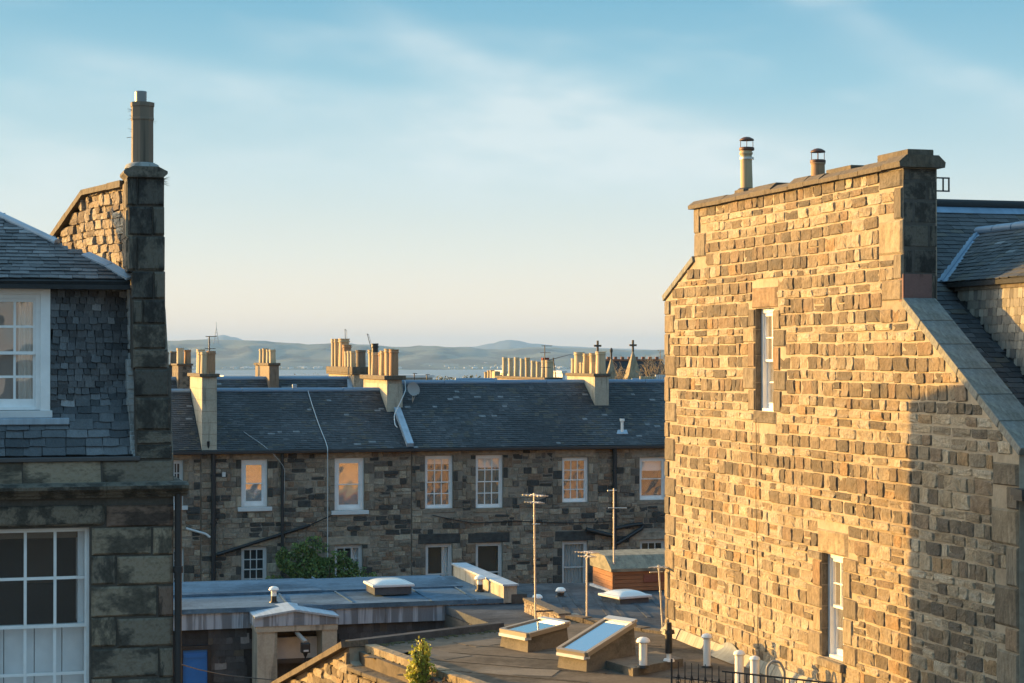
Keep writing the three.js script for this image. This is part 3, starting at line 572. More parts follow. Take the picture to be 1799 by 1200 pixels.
  for (const q2 of list) { const p = V().setFromMatrixPosition(q2.m), c = p.clone().project(camera); q2.big = (Math.abs(c.x) < 1 ? 1 : 0) * (p.x < 14.2 ? 2 : 1) * q2.w; }
  lay('slate', roof, fr, list, PAL.slateFar, 200);
  new Bag().rod(V(xs, yr + 0.03, zr), V(x1, yr + 0.03, zr), 0.09, 0.09, 12).build('ridge_roll', M.slateBed, roof);
  part('ridge_flashing', slab([V(xs, yr + 0.035, zr + 0.02), V(x1, yr + 0.035, zr + 0.02), V(x1, yAt(zr + 0.22) + 0.035, zr + 0.22), V(xs, yAt(zr + 0.22) + 0.035, zr + 0.22)], 0.01), M.lead, roof);
  { const p = atD(1784, 368, 27.1); part('ridge_block', boxIn(facing(27.1), p.x, p.x + 0.6, yr, p.y + 0.03, -0.3, 0, 0.02), PAL.gableDressed.mats[3], roof); }
  const dorm = sub('dormer', house);
  const fd = new Frame(V(cheekX - 0.08, eave, 0), V(0, 0, 1), V(dx - cheekX + 0.08, dy - eave, 0)), LD = Math.hypot(dx - cheekX + 0.08, dy - eave);
  part('dormer_roof', slab([V(cheekX - 0.08, eave, -24.75), V(cheekX - 0.08, eave, zf), V(dx, dy, zf), V(dx, dy, -26.2)], 0.06), M.slateBed, dorm);
  part('dormer_roof', slab([V(dx, dy, -26.2), V(dx, dy, zf), V(2 * dx - cheekX + 0.08, eave, zf), V(2 * dx - cheekX + 0.08, eave, -24.75)], 0.06), M.slateBed, dorm);
  lay('slate', dorm, fd, slates(fd, -26.2, -22.2, 0.02, LD - 0.03, { seed: 43, w: 0.2, e: 0.105, pal: PAL.slateFar, keep: (a, b) => { const p = fd.at(a, b); return p.y > yAt(p.z) + 0.03; } }), PAL.slateFar, 200);
  const lead = (pts, w, n2) => { const b = new Bag(); for (let k = 0; k < pts.length - 1; k++) { const a0 = pts[k], b0 = pts[k + 1], len = a0.distanceTo(b0), N = Math.max(1, Math.round(len / 0.55)); for (let j = 0; j < N; j++) { const p0 = a0.clone().lerp(b0, j / N), p1 = a0.clone().lerp(b0, (j + 1) / N - 0.006); b.rod(p0, p1, w * 1.04, w * 0.98, 12); } } return b; };
  lead([V(dx, dy + 0.0, -26.2), V(dx, dy, zf)], 0.085).build('ridge_lead', M.lead, dorm);
  const valley = [V(dx, dy, -26.2), V(cheekX - 0.12, eave, -24.85)];
  { const dir = valley[1].clone().sub(valley[0]).normalize(), side = V(0, 1, 0).cross(dir).normalize(), up = dir.clone().cross(side).normalize(), w = 0.085, b = new Bag(), v0 = valley[0].clone().add(V(0, 0.035, 0.02)), v1 = valley[1].clone().add(V(0, 0.035, 0.02));
    b.add(slab([v0.clone().addScaledVector(side, w), v1.clone().addScaledVector(side, w), v1.clone().addScaledVector(side, -w), v0.clone().addScaledVector(side, -w)], 0.012, up)); b.rod(v0, v1, 0.02, 0.02, 8); b.build('valley_lead', M.lead, dorm); }
  const fc = facingWest(cheekX), cheek = [[-24.75, eave - 0.05], [zf, eave - 0.05], [zf, yAt(zf) - 0.3], [-24.75, yAt(-24.75) - 0.3]];
  part('cheek_wall', plate(fc, [[-24.6, eave - 0.02], [zf, eave - 0.02], [zf, yAt(zf) - 0.1], [-24.6, yAt(-24.6) - 0.1]], [], -0.15, 0), M.slateBed, dorm);
  part('fascia', boxIn(fc, -24.6, zf, eave - 0.115, eave - 0.01, 0, 0.035), M.coping, dorm);
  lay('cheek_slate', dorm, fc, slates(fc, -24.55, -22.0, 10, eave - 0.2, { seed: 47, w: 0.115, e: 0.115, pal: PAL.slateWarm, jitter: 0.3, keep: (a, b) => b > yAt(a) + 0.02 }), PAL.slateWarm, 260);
  part('dormer_front', plate(facing(-zf), [[cheekX, yAt(zf)], [2 * dx - cheekX, yAt(zf)], [2 * dx - cheekX, eave - 0.02], [dx, dy - 0.07], [cheekX, eave - 0.02]], [], -0.1, 0), M.white, dorm);

  // remaining walls of the body: street front, rear and far end; the rear wall faces the low sun
  part('front_wall', boxIn(facing(-(G[0] - 0.1)), xs + 0.002, x1, 0, ya - 0.05, -0.4, 0), M.mortar, house);
  { const frw = new Frame(V(x1, 0, A[0]), V(-1, 0, 0), V(0, 1, 0)), holes = []; for (let k = 0; k < 10; k++) for (const y of [3.2, 6.4, 9.6, 12.6]) holes.push({ s0: 1.2 + k * 3.2, s1: 2.2 + k * 3.2, t0: y - 0.9, t1: y + 0.9 });
    part('rear_wall', plate(frw, [[0, 0], [x1 - xs - 0.002, 0], [x1 - xs - 0.002, yb - 0.05], [0, yb - 0.05]], holes, -0.4, 0), M.rearStone, house);
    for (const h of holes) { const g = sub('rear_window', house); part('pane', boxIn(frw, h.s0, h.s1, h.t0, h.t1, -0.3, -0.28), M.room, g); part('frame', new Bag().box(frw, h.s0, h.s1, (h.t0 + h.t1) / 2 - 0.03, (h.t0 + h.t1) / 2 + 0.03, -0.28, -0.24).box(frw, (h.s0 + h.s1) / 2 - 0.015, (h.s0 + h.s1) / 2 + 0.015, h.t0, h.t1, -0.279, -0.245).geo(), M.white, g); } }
  part('end_wall', boxIn(new Frame(V(x1, 0, 0), V(0, 0, -1), V(0, 1, 0)), -(G[0] - 0.1) + 0.0, -A[0], 0, yb - 0.1, -0.4, 0), M.mortar, house);
  // gutter end and downpipe at the near corner
  const gz = G[0] + 0.12, gx = WX + 0.12;
  const gy = atD(1785, 866, -gz).y;
  new Bag().box(facing(-gz), WX - 0.12, WX + 3, gy - 0.03, gy + 0.05, -0.1, 0.16).box(facing(-gz), WX - 0.08, WX + 3, gy - 0.09, gy - 0.032, -0.1, 0.1).build('gutter', M.iron, house);
  pipeRun('downpipe', [V(gx - 0.02, gy - 0.06, gz + 0.04), V(gx - 0.02, 0.02, gz + 0.04)], 0.062, M.iron, house);
  // lead and mortar flashing where the flat roof meets the gable
  const yFlat = EYE - 5.08;
  { const pts = []; const b = new Bag(); for (let z = A[0] + 0.05; z < -26.5; z += 0.42) b.bar(V(WX - 0.03, yFlat + 0.06 + 0.02 * vnoise(z * 5, 0, 99, 99, 3), z), V(WX - 0.03, yFlat + 0.06 + 0.02 * vnoise((z + 0.42) * 5, 0, 99, 99, 3), z + 0.424), 0.1 + 0.05 * vnoise(z * 9, 1, 99, 99, 4), 0.2, V(0.5, 1, 0)); b.build('mortar_flashing', M.render, house); }
}

// ---------------------------------------------------------------- the shaded house with the dormer and the tall stack
const LD_ = 24;                                       // depth of its street front
{
  const f = facing(LD_), R = rng(21);
  const P = (u, v) => { const q = f.px(u, v); return [q.s, q.t]; };
  const house = thing('dormer_house', 'dark shaded ashlar house with slate mansard, white dormer window and tall chimney', 'house', [0, 0, -LD_ - 3]);
  const rect = (u0, u1, v0, v1, d = 0) => f.rect(u0, u1, v0, v1, d);
  const xR = P(305, 1000)[0], yCornice = P(200, 873)[1], yBlock = P(200, 808)[1], xL = -4.5;
  const win = rect(-70, 158, 929, 1290);
  // street wall with its big ashlar blocks
  part('front_wall', plate(f, [[xL, 0], [xR, 0], [xR, yCornice], [xL, yCornice]], [win], -0.5, -0.02), M.ashlarBed, house);
  const ash = [[160, 266, 926, 974], [268, 305, 926, 974], [160, 203.5, 975.5, 1027], [205, 305, 975.5, 1027], [160, 276, 1028.5, 1083], [277.5, 305, 1028.5, 1083, 3], [160, 204, 1084.5, 1136], [205.5, 305, 1084.5, 1136], [160, 278, 1137.5, 1190], [279.5, 305, 1137.5, 1190], [160, 198, 1191.5, 1245], [199.5, 305, 1191.5, 1245], [186, 305, 886, 924.5]].map(([a, b, c, d, k]) => ({ ...rect(a, b, c, d), c: k }));
  const stones = sub('stonework', house);
  lay('ashlar_block', stones, f, ash.map((r) => dressed(r, PAL.ashlar, R, 0.018, 0.012)), PAL.ashlar);
  { const r = rect(-80, 184, 889, 925); part('lintel', boxIn(f, r.s0, r.s1, r.t0, r.t1, -0.2, 0.05, 0.05), PAL.ashlar.mats[1], stones); }
  { const y = rect(0, 305, 874, 886); part('recess_band', boxIn(f, xL, xR - 0.02, y.t0, y.t1, -0.3, -0.06), M.ashlarBed, stones); }
  // cornice with a return at the corner
  const cx1 = atD(333, 858, LD_ - 0.26).x;
  { const c0 = P(200, 873)[1], prof = [[0, 0], [0.06, 0], [0.08, 0.03], [0.12, 0.04], [0.14, 0.075], [0.2, 0.085], [0.22, 0.105], [0.25, 0.11], [0.26, 0.15], [0.2, 0.165], [0, 0.185]];
    const sh = new THREE.Shape(prof.map(([a, b]) => new THREE.Vector2(a, b))), mm = (x0, x1) => { const g = new THREE.ExtrudeGeometry(sh, { depth: x1 - x0, bevelEnabled: false }); withUV(g); return [g, new THREE.Matrix4().makeBasis(V(0, 0, 1), V(0, 1, 0), V(-1, 0, 0)).setPosition(x1, c0, -LD_)]; };
    let x = xL; for (const xe of [-1.6, 0.35, 1.7, cx1]) { const [g, m] = mm(x, xe - 0.004); part('cornice_stone', g, PAL.dark.mats[1], stones, m); x = xe; }
    part('cornice_return', boxIn(f, xR - 0.02, cx1 - 0.01, c0 + 0.08, c0 + 0.16, -6.8, -0.005), PAL.dark.mats[1], stones);
    part('blocking_back', boxIn(f, xL, xR, c0, yBlock - 0.01, -0.45, -0.03), M.ashlarBed, stones);
    lay('blocking_stone', stones, f, [[-160, 38, 808, 855], [40, 178, 808, 855], [180, 306, 808, 855]].map(([a, b, c, d]) => dressed(rect(a, b, c, d), PAL.ashlar, R, 0.0, 0.012)), PAL.ashlar); }
  // big lower window with white shutters behind its lower sash
  const shut = (g, fr, a0, a1, b0, b1, d) => { const mid = lerp(b0, b1, 0.515); let s = a0; for (const w of [0.28, 0.2, 0.36, 0.33, 0.3, 0.3]) { const e = Math.min(s + w, a1); part('shutter', boxIn(fr, s + 0.004, e - 0.004, b0, mid, d - 0.24, d - 0.2, 0.006), M.shutter, g); s = e; if (s >= a1) break; } for (const [p, q] of [[a0, a0 + 0.1], [a1 - 0.1, a1]]) part('shutter_case', boxIn(fr, p, q, mid + 0.01, b1, d - 0.5, d - 0.14, 0.008), M.shutter, g); part('back_wall_picture', boxIn(fr, lerp(a0, a1, 0.55), lerp(a0, a1, 0.8), lerp(mid, b1, 0.25), lerp(mid, b1, 0.85), d - 2.15, d - 2.12), M.roomWarm, g); part('curtain_pelmet', boxIn(fr, a0 + 0.1, a1 - 0.1, b1 - 0.12, b1, d - 0.3, d - 0.2, 0.01), M.roomWarm, g); };
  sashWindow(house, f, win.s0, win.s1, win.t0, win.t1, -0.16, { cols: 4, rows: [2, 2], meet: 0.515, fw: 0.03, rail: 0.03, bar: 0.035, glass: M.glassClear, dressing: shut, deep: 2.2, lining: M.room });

  // body: gable wall at the end, rear parts
  const gx0 = xR - 0.5, zB = -32.4;
  const fg = new Frame(V(xR, 0, 0), V(0, 0, -1), V(0, 1, 0));
  part('end_wall', plate(fg, [[LD_ + 0.05, 0], [-zB, 0], [-zB, EYE + 1.12], [31, EYE + 1.36], [28, EYE + 1.85], [26.6, EYE + 1.85], [25, EYE + 0.6], [LD_ + 0.05, EYE - 1.2]], [], -0.42, 0), M.mortarGrey, house);
  part('rear_wall', boxIn(new Frame(V(xR, 0, zB), V(-1, 0, 0), V(0, 1, 0)), 0.43, 9, 0, EYE + 0.9, -0.4, 0), M.mortarGrey, house);
  part('rear_roof', slab([V(-7, EYE + 1.2, -27), V(gx0 + 0.05, EYE + 1.2, -27), V(gx0 + 0.05, EYE + 0.9, zB), V(-7, EYE + 0.9, zB)], 0.15), M.slateBed, house);

  // mansard: gutter, slates that curve from the steep slope up to the hung dormer face
  const d0 = LD_ + 0.04, yG = atD(120, 803, d0).y, yE = atD(120, 498, d0 + 0.3).y;
  const fm = facing(d0), faceAt = (s) => -0.3 - 0.2 * Math.max(0, s - 0.95), slopeAt = (t) => -0.04 - 0.52 * (t - yG);
  const surf = (s, t) => { const a = faceAt(s), b = slopeAt(t), k = 0.06, h = clamp(0.5 + 0.5 * (a - b) / k); return lerp(b, a, h) + k * h * (1 - h); };
  const sEnd = (t) => fm.px(lerp(232, 243, (yE - t) / (yE - yG)), 650, -0.2).s;
  const mans = sub('mansard', house), sW = fm.px(88, 600, -0.3).s;
  { // boarding under the slates, following the same surface
    const nx = 40, ny = 60, g = new THREE.PlaneGeometry(1, 1, nx, ny), p = g.attributes.position;
    for (let i = 0; i < p.count; i++) { const s = lerp(xL, xR - 0.35, p.getX(i) + 0.5), t = lerp(yG - 0.02, yE, p.getY(i) + 0.5), q = fm.at(s, t, Math.max(-1.4, surf(s, t)) - 0.03); p.setXYZ(i, q.x, q.y, q.z); }
    // leave out the part behind the window
    const ix = Array.from(g.index.array), keep = []; for (let k = 0; k < ix.length; k += 3) { const c = V(); for (let j = 0; j < 3; j++) c.add(V().fromBufferAttribute(p, ix[k + j])); c.divideScalar(3); if (!(c.x < sW - 0.05 && c.y > fm.px(40, 745).t)) keep.push(ix[k], ix[k + 1], ix[k + 2]); }
    g.setIndex(keep); g.computeVertexNormals(); part('boarding', g, M.slateBed, mans);
  }
  const shingles = []; {
    const R2 = rng(61), yW = fm.px(40, 742, -0.2).t; let t = yG + 0.01, row = 0;
    while (t < yE - 0.03) {
      const steep = sstep(yG + 0.35, yG + 0.75, t), e = lerp(0.1, 0.078, steep) * (0.92 + 0.16 * R2());
      let s = (t > yW - 0.02 ? sW : -2.2) - 0.1 * R2(); const end = sEnd(t);
      while (s < end) {
        const w = lerp(0.24, 0.105, steep) * (0.75 + 0.5 * R2()), a = Math.max(s, t > yW - 0.02 ? sW : -2.2), b = Math.min(s + w, end), m = (a + b) / 2, tt = t + e * 0.75 + 0.012 * (R2() - 0.5);
        if (b - a > 0.03) {
          const dd = surf(m, tt), dn = (surf(m, tt + 0.03) - surf(m, tt - 0.03)) / 0.06, dsx = (surf(m + 0.03, tt) - surf(m - 0.03, tt)) / 0.06, curl = 0.3 * (R2() - 0.6);
          const ex = V(1, 0, dsx).normalize(), ey = V(0, 1, dn - 0.14 + curl).normalize(), n = ex.clone().cross(ey).normalize(); ex.copy(ey).cross(n);
          const M4 = new THREE.Matrix4().makeBasis(ex.multiplyScalar(b - a - 0.009), ey.multiplyScalar(e * 1.5), n.multiplyScalar(0.014)).setPosition(fm.at(m, tt, dd + 0.014 + 0.014 * R2()));
          const rot = new THREE.Matrix4().makeRotationZ(0.16 * steep * (R2() - 0.5)); M4.multiply(rot);
          shingles.push({ m: M4, w: b - a, h: e, g: SLATE[Math.floor(R2() * 6)], c: PAL.slate.pick(R2()) });
        }
        s += w;
      }
      t += e; row++;
    }
  }
  lay('slate', mans, fm, shingles, PAL.slate, 300);
  { const gr = fm.rect(-120, 246, 803, 810); new Bag().box(fm, xL, gr.s1, gr.t0 - 0.01, gr.t1, -0.12, 0.07, 0.012).build('gutter', M.darkSteel, house); }
  // ragged cement fillet between slates and stack
  { const b = new Bag(), R3 = rng(8); let v = 484;
    while (v < 802) { const h = 5 + 8 * R3(), lo = v > 620, c = lo ? lerp(231, 240, (v - 620) / 182) : lerp(231, 236, (v - 484) / 136), w0 = lo ? 7 + 4 * R3() : 4 + 3 * R3(), w1 = lo ? 4 : 3.5, q = fm.rect(c - w0, c + w1, v, Math.min(803, v + h + 1.5), -0.1), dd = surf(q.s0, (q.t0 + q.t1) / 2), front = Math.max(dd + 0.05, lo ? -0.2 : -0.3) + 0.02 * R3(); b.box(fm, q.s0, q.s1, q.t0, q.t1, -0.75, front, 0.012); v += h; }
    b.build('cement_fillet', M.fillet, mans); }

  // dormer window
  const fdm = facing(d0 + 0.3), wq = fdm.rect(-66, 88, 498, 721);
  const dw = fdm.rect(-52, 71, 516, 720), cur = (g, fr, a0, a1, b0, b1, d) => { part('curtain', drape(fr, a1 - 0.2, a1, b0, b1, d - 0.22, 3, 0.03, 0), M.curtain, g); part('curtain', drape(fr, a0, a0 + 0.2, b0, b1, d - 0.22, 3, 0.03), M.curtain, g); };
  const dorm = sub('dormer_casing', house);
  new Bag().box(fdm, dw.s1, wq.s1, wq.t0, wq.t1, -0.1, 0.03).box(fdm, wq.s0, dw.s0, wq.t0, wq.t1, -0.1, 0.03).box(fdm, dw.s0, dw.s1, dw.t1, wq.t1, -0.1, 0.028).build('casing', M.white, dorm);
  sashWindow(house, fdm, dw.s0, dw.s1, dw.t0, dw.t1, -0.02, { cols: 3, rows: [2, 2], fw: 0.055, rail: 0.04, bar: 0.03, bottom: 0.1, glass: M.glass, dressing: cur, deep: 1.3, lining: M.roomWarm });
  { const q = fdm.rect(-80, 92, 721, 734), q2 = fdm.rect(-80, 121, 734, 746); new Bag().box(fdm, q.s0, q.s1, q.t0, q.t1, -0.1, 0.05, 0.01).build('sill', M.whiteOld, dorm); new Bag().box(fdm, q2.s0, q2.s1, q2.t0, q2.t1, -0.05, 0.12, 0.015).build('lead_apron', M.leadPale, dorm); }

  // upper roof: low slope rising behind the eave, cut by a hip on the right
  const zE = -(LD_ + 0.1), eaveY = atD(120, 497, LD_ + 0.1).y, sl = 0.5, nR = V(0, 1, sl).normalize(), o = V(0, eaveY, zE);
  const onRoof = (u, v) => onPlane(u, v, o, nR);
  const h0 = onRoof(229, 494), h1 = onRoof(190, 466), h2 = onRoof(100, 428), h3 = onRoof(0, 381), h4 = h3.clone().add(h3.clone().sub(h2));
  const up = sub('roof', house), e0 = V(-4.5, eaveY, zE);
  part('roof_deck', slab([e0, h0, h1, h2, h3, h4, V(-4.5, h4.y, h4.z)], 0.07, nR), M.slateBed, up);
  const fu = new Frame(o, V(1, 0, 0), V(0, sl, -1)), loc = (p) => { const q = p.clone().sub(fu.o); return [q.dot(fu.ex), q.dot(fu.ey)]; };
  const rp = [loc(e0), loc(h0), loc(h1), loc(h2), loc(h3), loc(h4), [-4.5, loc(h4)[1]]];
  lay('slate', up, fu, slates(fu, -2.4, h0.x, 0.0, loc(h4)[1], { seed: 71, w: 0.2, e: 0.105, pal: PAL.slate, keep: (s, t) => insidePoly(rp, s, t), tilt: 0.09 }), PAL.slate, 300);
  part('eave_board', boxIn(facing(LD_ + 0.11), -4.5, h0.x, eaveY - 0.07, eaveY - 0.015, -0.1, 0.0), M.slateBed, up);
  { const b = new Bag(); const pts = [h2, h3, h4]; for (let k = 0; k < pts.length - 1; k++) b.rod(pts[k].clone().add(V(0, 0.02, 0)), pts[k + 1].clone().add(V(0, 0.02, 0)), 0.05, 0.05, 10); b.build('hip_lead', M.leadPale, up); }
  { const a = onRoof(150, 450), b2 = onRoof(192, 470), c = onRoof(230, 493), b = new Bag(), w = 0.09; for (const [p, q] of [[a, b2], [b2, c]]) b.bar(p.clone().add(V(0, 0.03, 0)), q.clone().add(V(0, 0.035, 0)), w * 1.5, 0.03, nR); b.build('flashing', M.leadPale, up); }

  // rubble side of the gable behind the stack, with skew and coping
  const p0 = atD(220, 400, LD_ + 0.55).setY(0), fr = new Frame(p0, V(0.25, 0, 0.97), V(0, 1, 0)), G = (u, v) => { const q = fr.px(u, v); return [q.s, q.t]; };
  const g1 = G(219, 327), g2 = G(153, 342), g3 = G(97, 421), yLow = EYE - 0.2; g1[0] = 0.02;
  const gp = [[g3[0], yLow], g3, g2, g1, [g1[0], yLow]];
  part('gable_head', plate(fr, gp, [], -0.4, -0.045), M.mortarGrey, house);
  const gh = sub('gable_rubble', house);
  lay('rubble_stone', gh, fr, rubbleCourses(gp, [], { seed: 15, h0: 0.07, h1: 0.17, w0: 0.1, w1: 0.3, gap: -0.012, pal: PAL.rubble, units: ROUGH, proud: 0.05, split: 0.35, wave: 0.14 }), PAL.rubble, 220);
  { const cp = (a, b, n, th) => { for (let k = 0; k < n; k++) { const A = fr.at(lerp(a[0], b[0], k / n), lerp(a[1], b[1], k / n) + 0.03, -0.18), B = fr.at(lerp(a[0], b[0], (k + 1) / n - 0.006), lerp(a[1], b[1], (k + 1) / n) + 0.03, -0.18); new Bag().bar(A, B, 0.52, th + 0.02 * R()).build('coping_stone', M.coping, gh); } }; cp(g2, g1, 3, 0.07); cp(g3, g2, 4, 0.07); }

  // the stack
  const st = sub('chimney_stack', house), D = 0.52;
  const rows = [[222, 240.5, 312, 361], [241.5, 289, 312, 361], [224, 267.5, 362.5, 413], [268.5, 289.5, 362.5, 413], [225, 239, 414.5, 475], [240, 290, 414.5, 475], [231, 269.5, 476.5, 525], [270.5, 290.5, 476.5, 525], [234, 250, 526.5, 568], [251, 291, 526.5, 568], [234, 292, 569.5, 612], [233, 295, 613, 646], [236, 297, 648, 696], [238, 300, 698, 755], [240, 302, 757, 779], [240, 303, 781, 806]];
  const body = (u0, u1, v0, v1, k) => boxIn(f, P(u0, (v0 + v1) / 2)[0] + 0.012, P(u1, (v0 + v1) / 2)[0] - 0.012, P(250, v1)[1], P(250, v0)[1], -D + 0.01, -0.02);
  { const b = new Bag(); for (const [u0, u1, v0, v1] of [[222, 290, 308, 476], [231, 292, 476, 646], [236, 303, 646, 860]]) b.add(body(u0, u1, v0, v1)); b.build('stack_core', M.ashlarBed, st); }
  lay('block', st, f, rows.map(([a, b, c, d], i) => ({ ...dressed(rect(a, b, c, d), PAL.ashlar, R, 0.012, 0.008), c: [0, 2, 2, 0, 1, 0, 2, 1, 0, 2, 1, 1, 2, 0, 1, 0][i] })), PAL.dark);
  const fs = new Frame(V(P(222, 400)[0] + 0.01, 0, -LD_), V(0, 0, 1), V(0, 1, 0)); // lit left side of the stack
  { let t = P(222, 470)[1], k = 0; const top = P(222, 312)[1]; const side = []; while (t < top - 0.05) { const h = Math.min(0.36, top - t), c = k++ % 2 ? -0.2 : -0.32; side.push({ s0: -D, s1: c, t0: t, t1: t + h }, { s0: c, s1: -0.01, t0: t, t1: t + h }); t += h; } lay('block', st, fs, side.map((r) => dressed(r, PAL.ashlar, R, 0.015, 0.01)), PAL.ashlar); }
  { const a = P(217, 300), b = P(294, 300), y0 = P(250, 311)[1], y1 = P(250, 300)[1], y2 = P(250, 292)[1], prof = new THREE.Shape([[a[0] + 0.05, y0], [b[0] - 0.05, y0], [b[0], y0 + 0.045], [b[0], y1], [b[0] - 0.11, y2], [a[0] + 0.11, y2], [a[0], y1], [a[0], y0 + 0.045]].map((p) => new THREE.Vector2(...p)));
    const g = new THREE.ExtrudeGeometry(prof, { depth: D + 0.1, bevelEnabled: false }); g.translate(0, 0, -LD_ - D - 0.05); part('cap_stone', withUV(g), PAL.dark.mats[1], st); }
  const pz = -LD_ - 0.24, pb = atD(250, 287, -pz), yTop = atD(250, 180, -pz).y, px = V(pb.x, P(250, 292)[1] - 0.01, pz);
  new Bag().add(new THREE.LatheGeometry([[0.22, 0], [0.2, 0.05], [0.15, 0.075], [0.12, 0.08]].map((a) => new THREE.Vector2(...a)), 16), new THREE.Matrix4().makeTranslation(px.x, px.y, px.z)).build('flaunching', M.cement, st);
  { const h = yTop - px.y, r = 0.142, prof = [[r * 0.97, 0], [r * 0.96, h * 0.72], [r * 1.02, h * 0.74], [r * 1.02, h * 0.76], [r * 0.99, h * 0.77], [r * 0.99, h * 0.93], [r * 1.05, h * 0.94], [r * 1.05, h], [r * 0.6, h], [r * 0.55, h * 0.8]].map((a) => new THREE.Vector2(...a)), g = new THREE.LatheGeometry(prof, 8); g.rotateY(Math.PI / 8 + 0.1); g.translate(px.x, px.y, px.z); g.computeVertexNormals(); const gg = g.toNonIndexed(); gg.computeVertexNormals(); part('chimney_pot', gg, M.clayGrey, st);
    const l = []; for (let k = 0; k <= 14; k++) l.push(new THREE.Vector2(0.07 + 0.004 * (k % 2), -0.06 + 0.2 * k / 14)); l.push(new THREE.Vector2(0.05, 0.14)); const lg = new THREE.LatheGeometry(l, 16); lg.translate(px.x - 0.02, yTop, px.z); part('flue_liner', lg, mat(0.22, 0.225, 0.23, { roughness: 0.5, metalness: 0.4 }), st); }
  { const b = new Bag(), R4 = rng(5); for (const [u, v, k] of [[234, 193, -1], [234, 206, -1], [235, 228, -1], [235, 240, -1], [264, 213, 1], [286, 318, 1], [287, 316, 1], [286, 322, 1], [286, 314, 1]]) { const a = atD(u, v, LD_ + (v < 300 ? 0.24 : 0.05)); for (let j = 0; j < 3; j++) b.rod(a, a.clone().add(V(k * (0.03 + 0.06 * R4()), 0.07 * (R4() - 0.45), 0.04 * (R4() - 0.5))), 0.003, 0.001, 4); } b.build('dry_tuft', mat(0.12, 0.11, 0.06), st, 'stuff'); }
  pipeRun('downpipe', [V(xR + 0.05, P(308, 872)[1] + 0.05, -LD_ + 0.05), V(xR + 0.05, 0, -LD_ + 0.05)], 0.045, M.iron, house);
}

// ---------------------------------------------------------------- the terrace across the back
const TD = 72, ft = facing(TD);
// a chimney stack: front face x0..x1 at depth dF, back at dB
function chimney(parent, o) {
  const { x0, x1, dF, dB, y0, y1, m = M.render, capM = M.coping, over = 0.09, capH = 0.12, pots = [], plinth = 0, joints = 0, stones = null } = o, g = sub('chimney', parent), f = facing(dF);
  part('stack', boxIn(f, x0, x1, y0, y1, dF - dB, 0), m, g);
  if (joints) { const R = rng(Math.floor(x0 * 77)); for (let y = y1 - joints; y > y0; y -= joints) new Bag().box(f, x0 - 0.006, x1 + 0.006, y - 0.012, y + 0.002, dF - dB - 0.005, 0.006).build('joint', M.mortarGrey, g); }
  if (plinth) part('plinth', boxIn(f, x0 - 0.12, x1 + 0.12, y1, y1 + plinth, dF - dB - 0.1, 0.12, 0.02), capM, g);
  const yc = y1 + plinth; part('cap_stone', boxIn(f, x0 - over, x1 + over, yc, yc + capH, dF - dB - over, over, 0.025), capM, g);
  for (const [fx, fd, h, r, mm, kind] of pots) pot(g, V(lerp(x0, x1, fx), yc + capH - 0.01, -lerp(dF, dB, fd)), r, h, mm, kind);
  return g;
}
// aerial: mast with cross elements
function aerial(label, base, h, o = {}) {
  const { lean = 0, r = 0.018, arrays = [], m = M.aluminium, group, bracket } = o, t = thing('television_aerial', label, 'aerial', base.toArray(), group), top = base.clone().add(V(lean * h, h, 0));
  const b = new Bag(); b.rod(base, top, r, r * 0.85, 8);
  for (let k = 0.35; k < h; k += 0.42) { const p = base.clone().lerp(top, k / h); b.rod(p, p.clone().add(V(0, 0.02, 0)), r * 1.25, r * 1.25, 8); }
  b.build('mast', m, t);
  for (const [k, len, n, el, turn] of arrays) { // boom of length len with n elements of half length el
    const p = base.clone().lerp(top, k), d = V(Math.cos(turn), 0, Math.sin(turn)), e = V(-d.z, 0, d.x), a = new Bag(); a.rod(p.clone().addScaledVector(d, -len * 0.3), p.clone().addScaledVector(d, len * 0.7), r * 0.55, r * 0.55, 6);
    for (let i = 0; i < n; i++) { const q = p.clone().addScaledVector(d, lerp(-0.3, 0.68, n > 1 ? i / (n - 1) : 0.5) * len), L = el * (1 - 0.35 * i / n); a.rod(q.clone().addScaledVector(e, -L), q.clone().addScaledVector(e, L), r * 0.5, r * 0.5, 5); }
    a.build('antenna', m, t);
  }
  if (bracket) new Bag().bar(base.clone().add(V(0, bracket, 0)), base.clone().add(V(0.35, bracket, 0)), 0.03).build('bracket', M.darkSteel, t);
  return t;
}
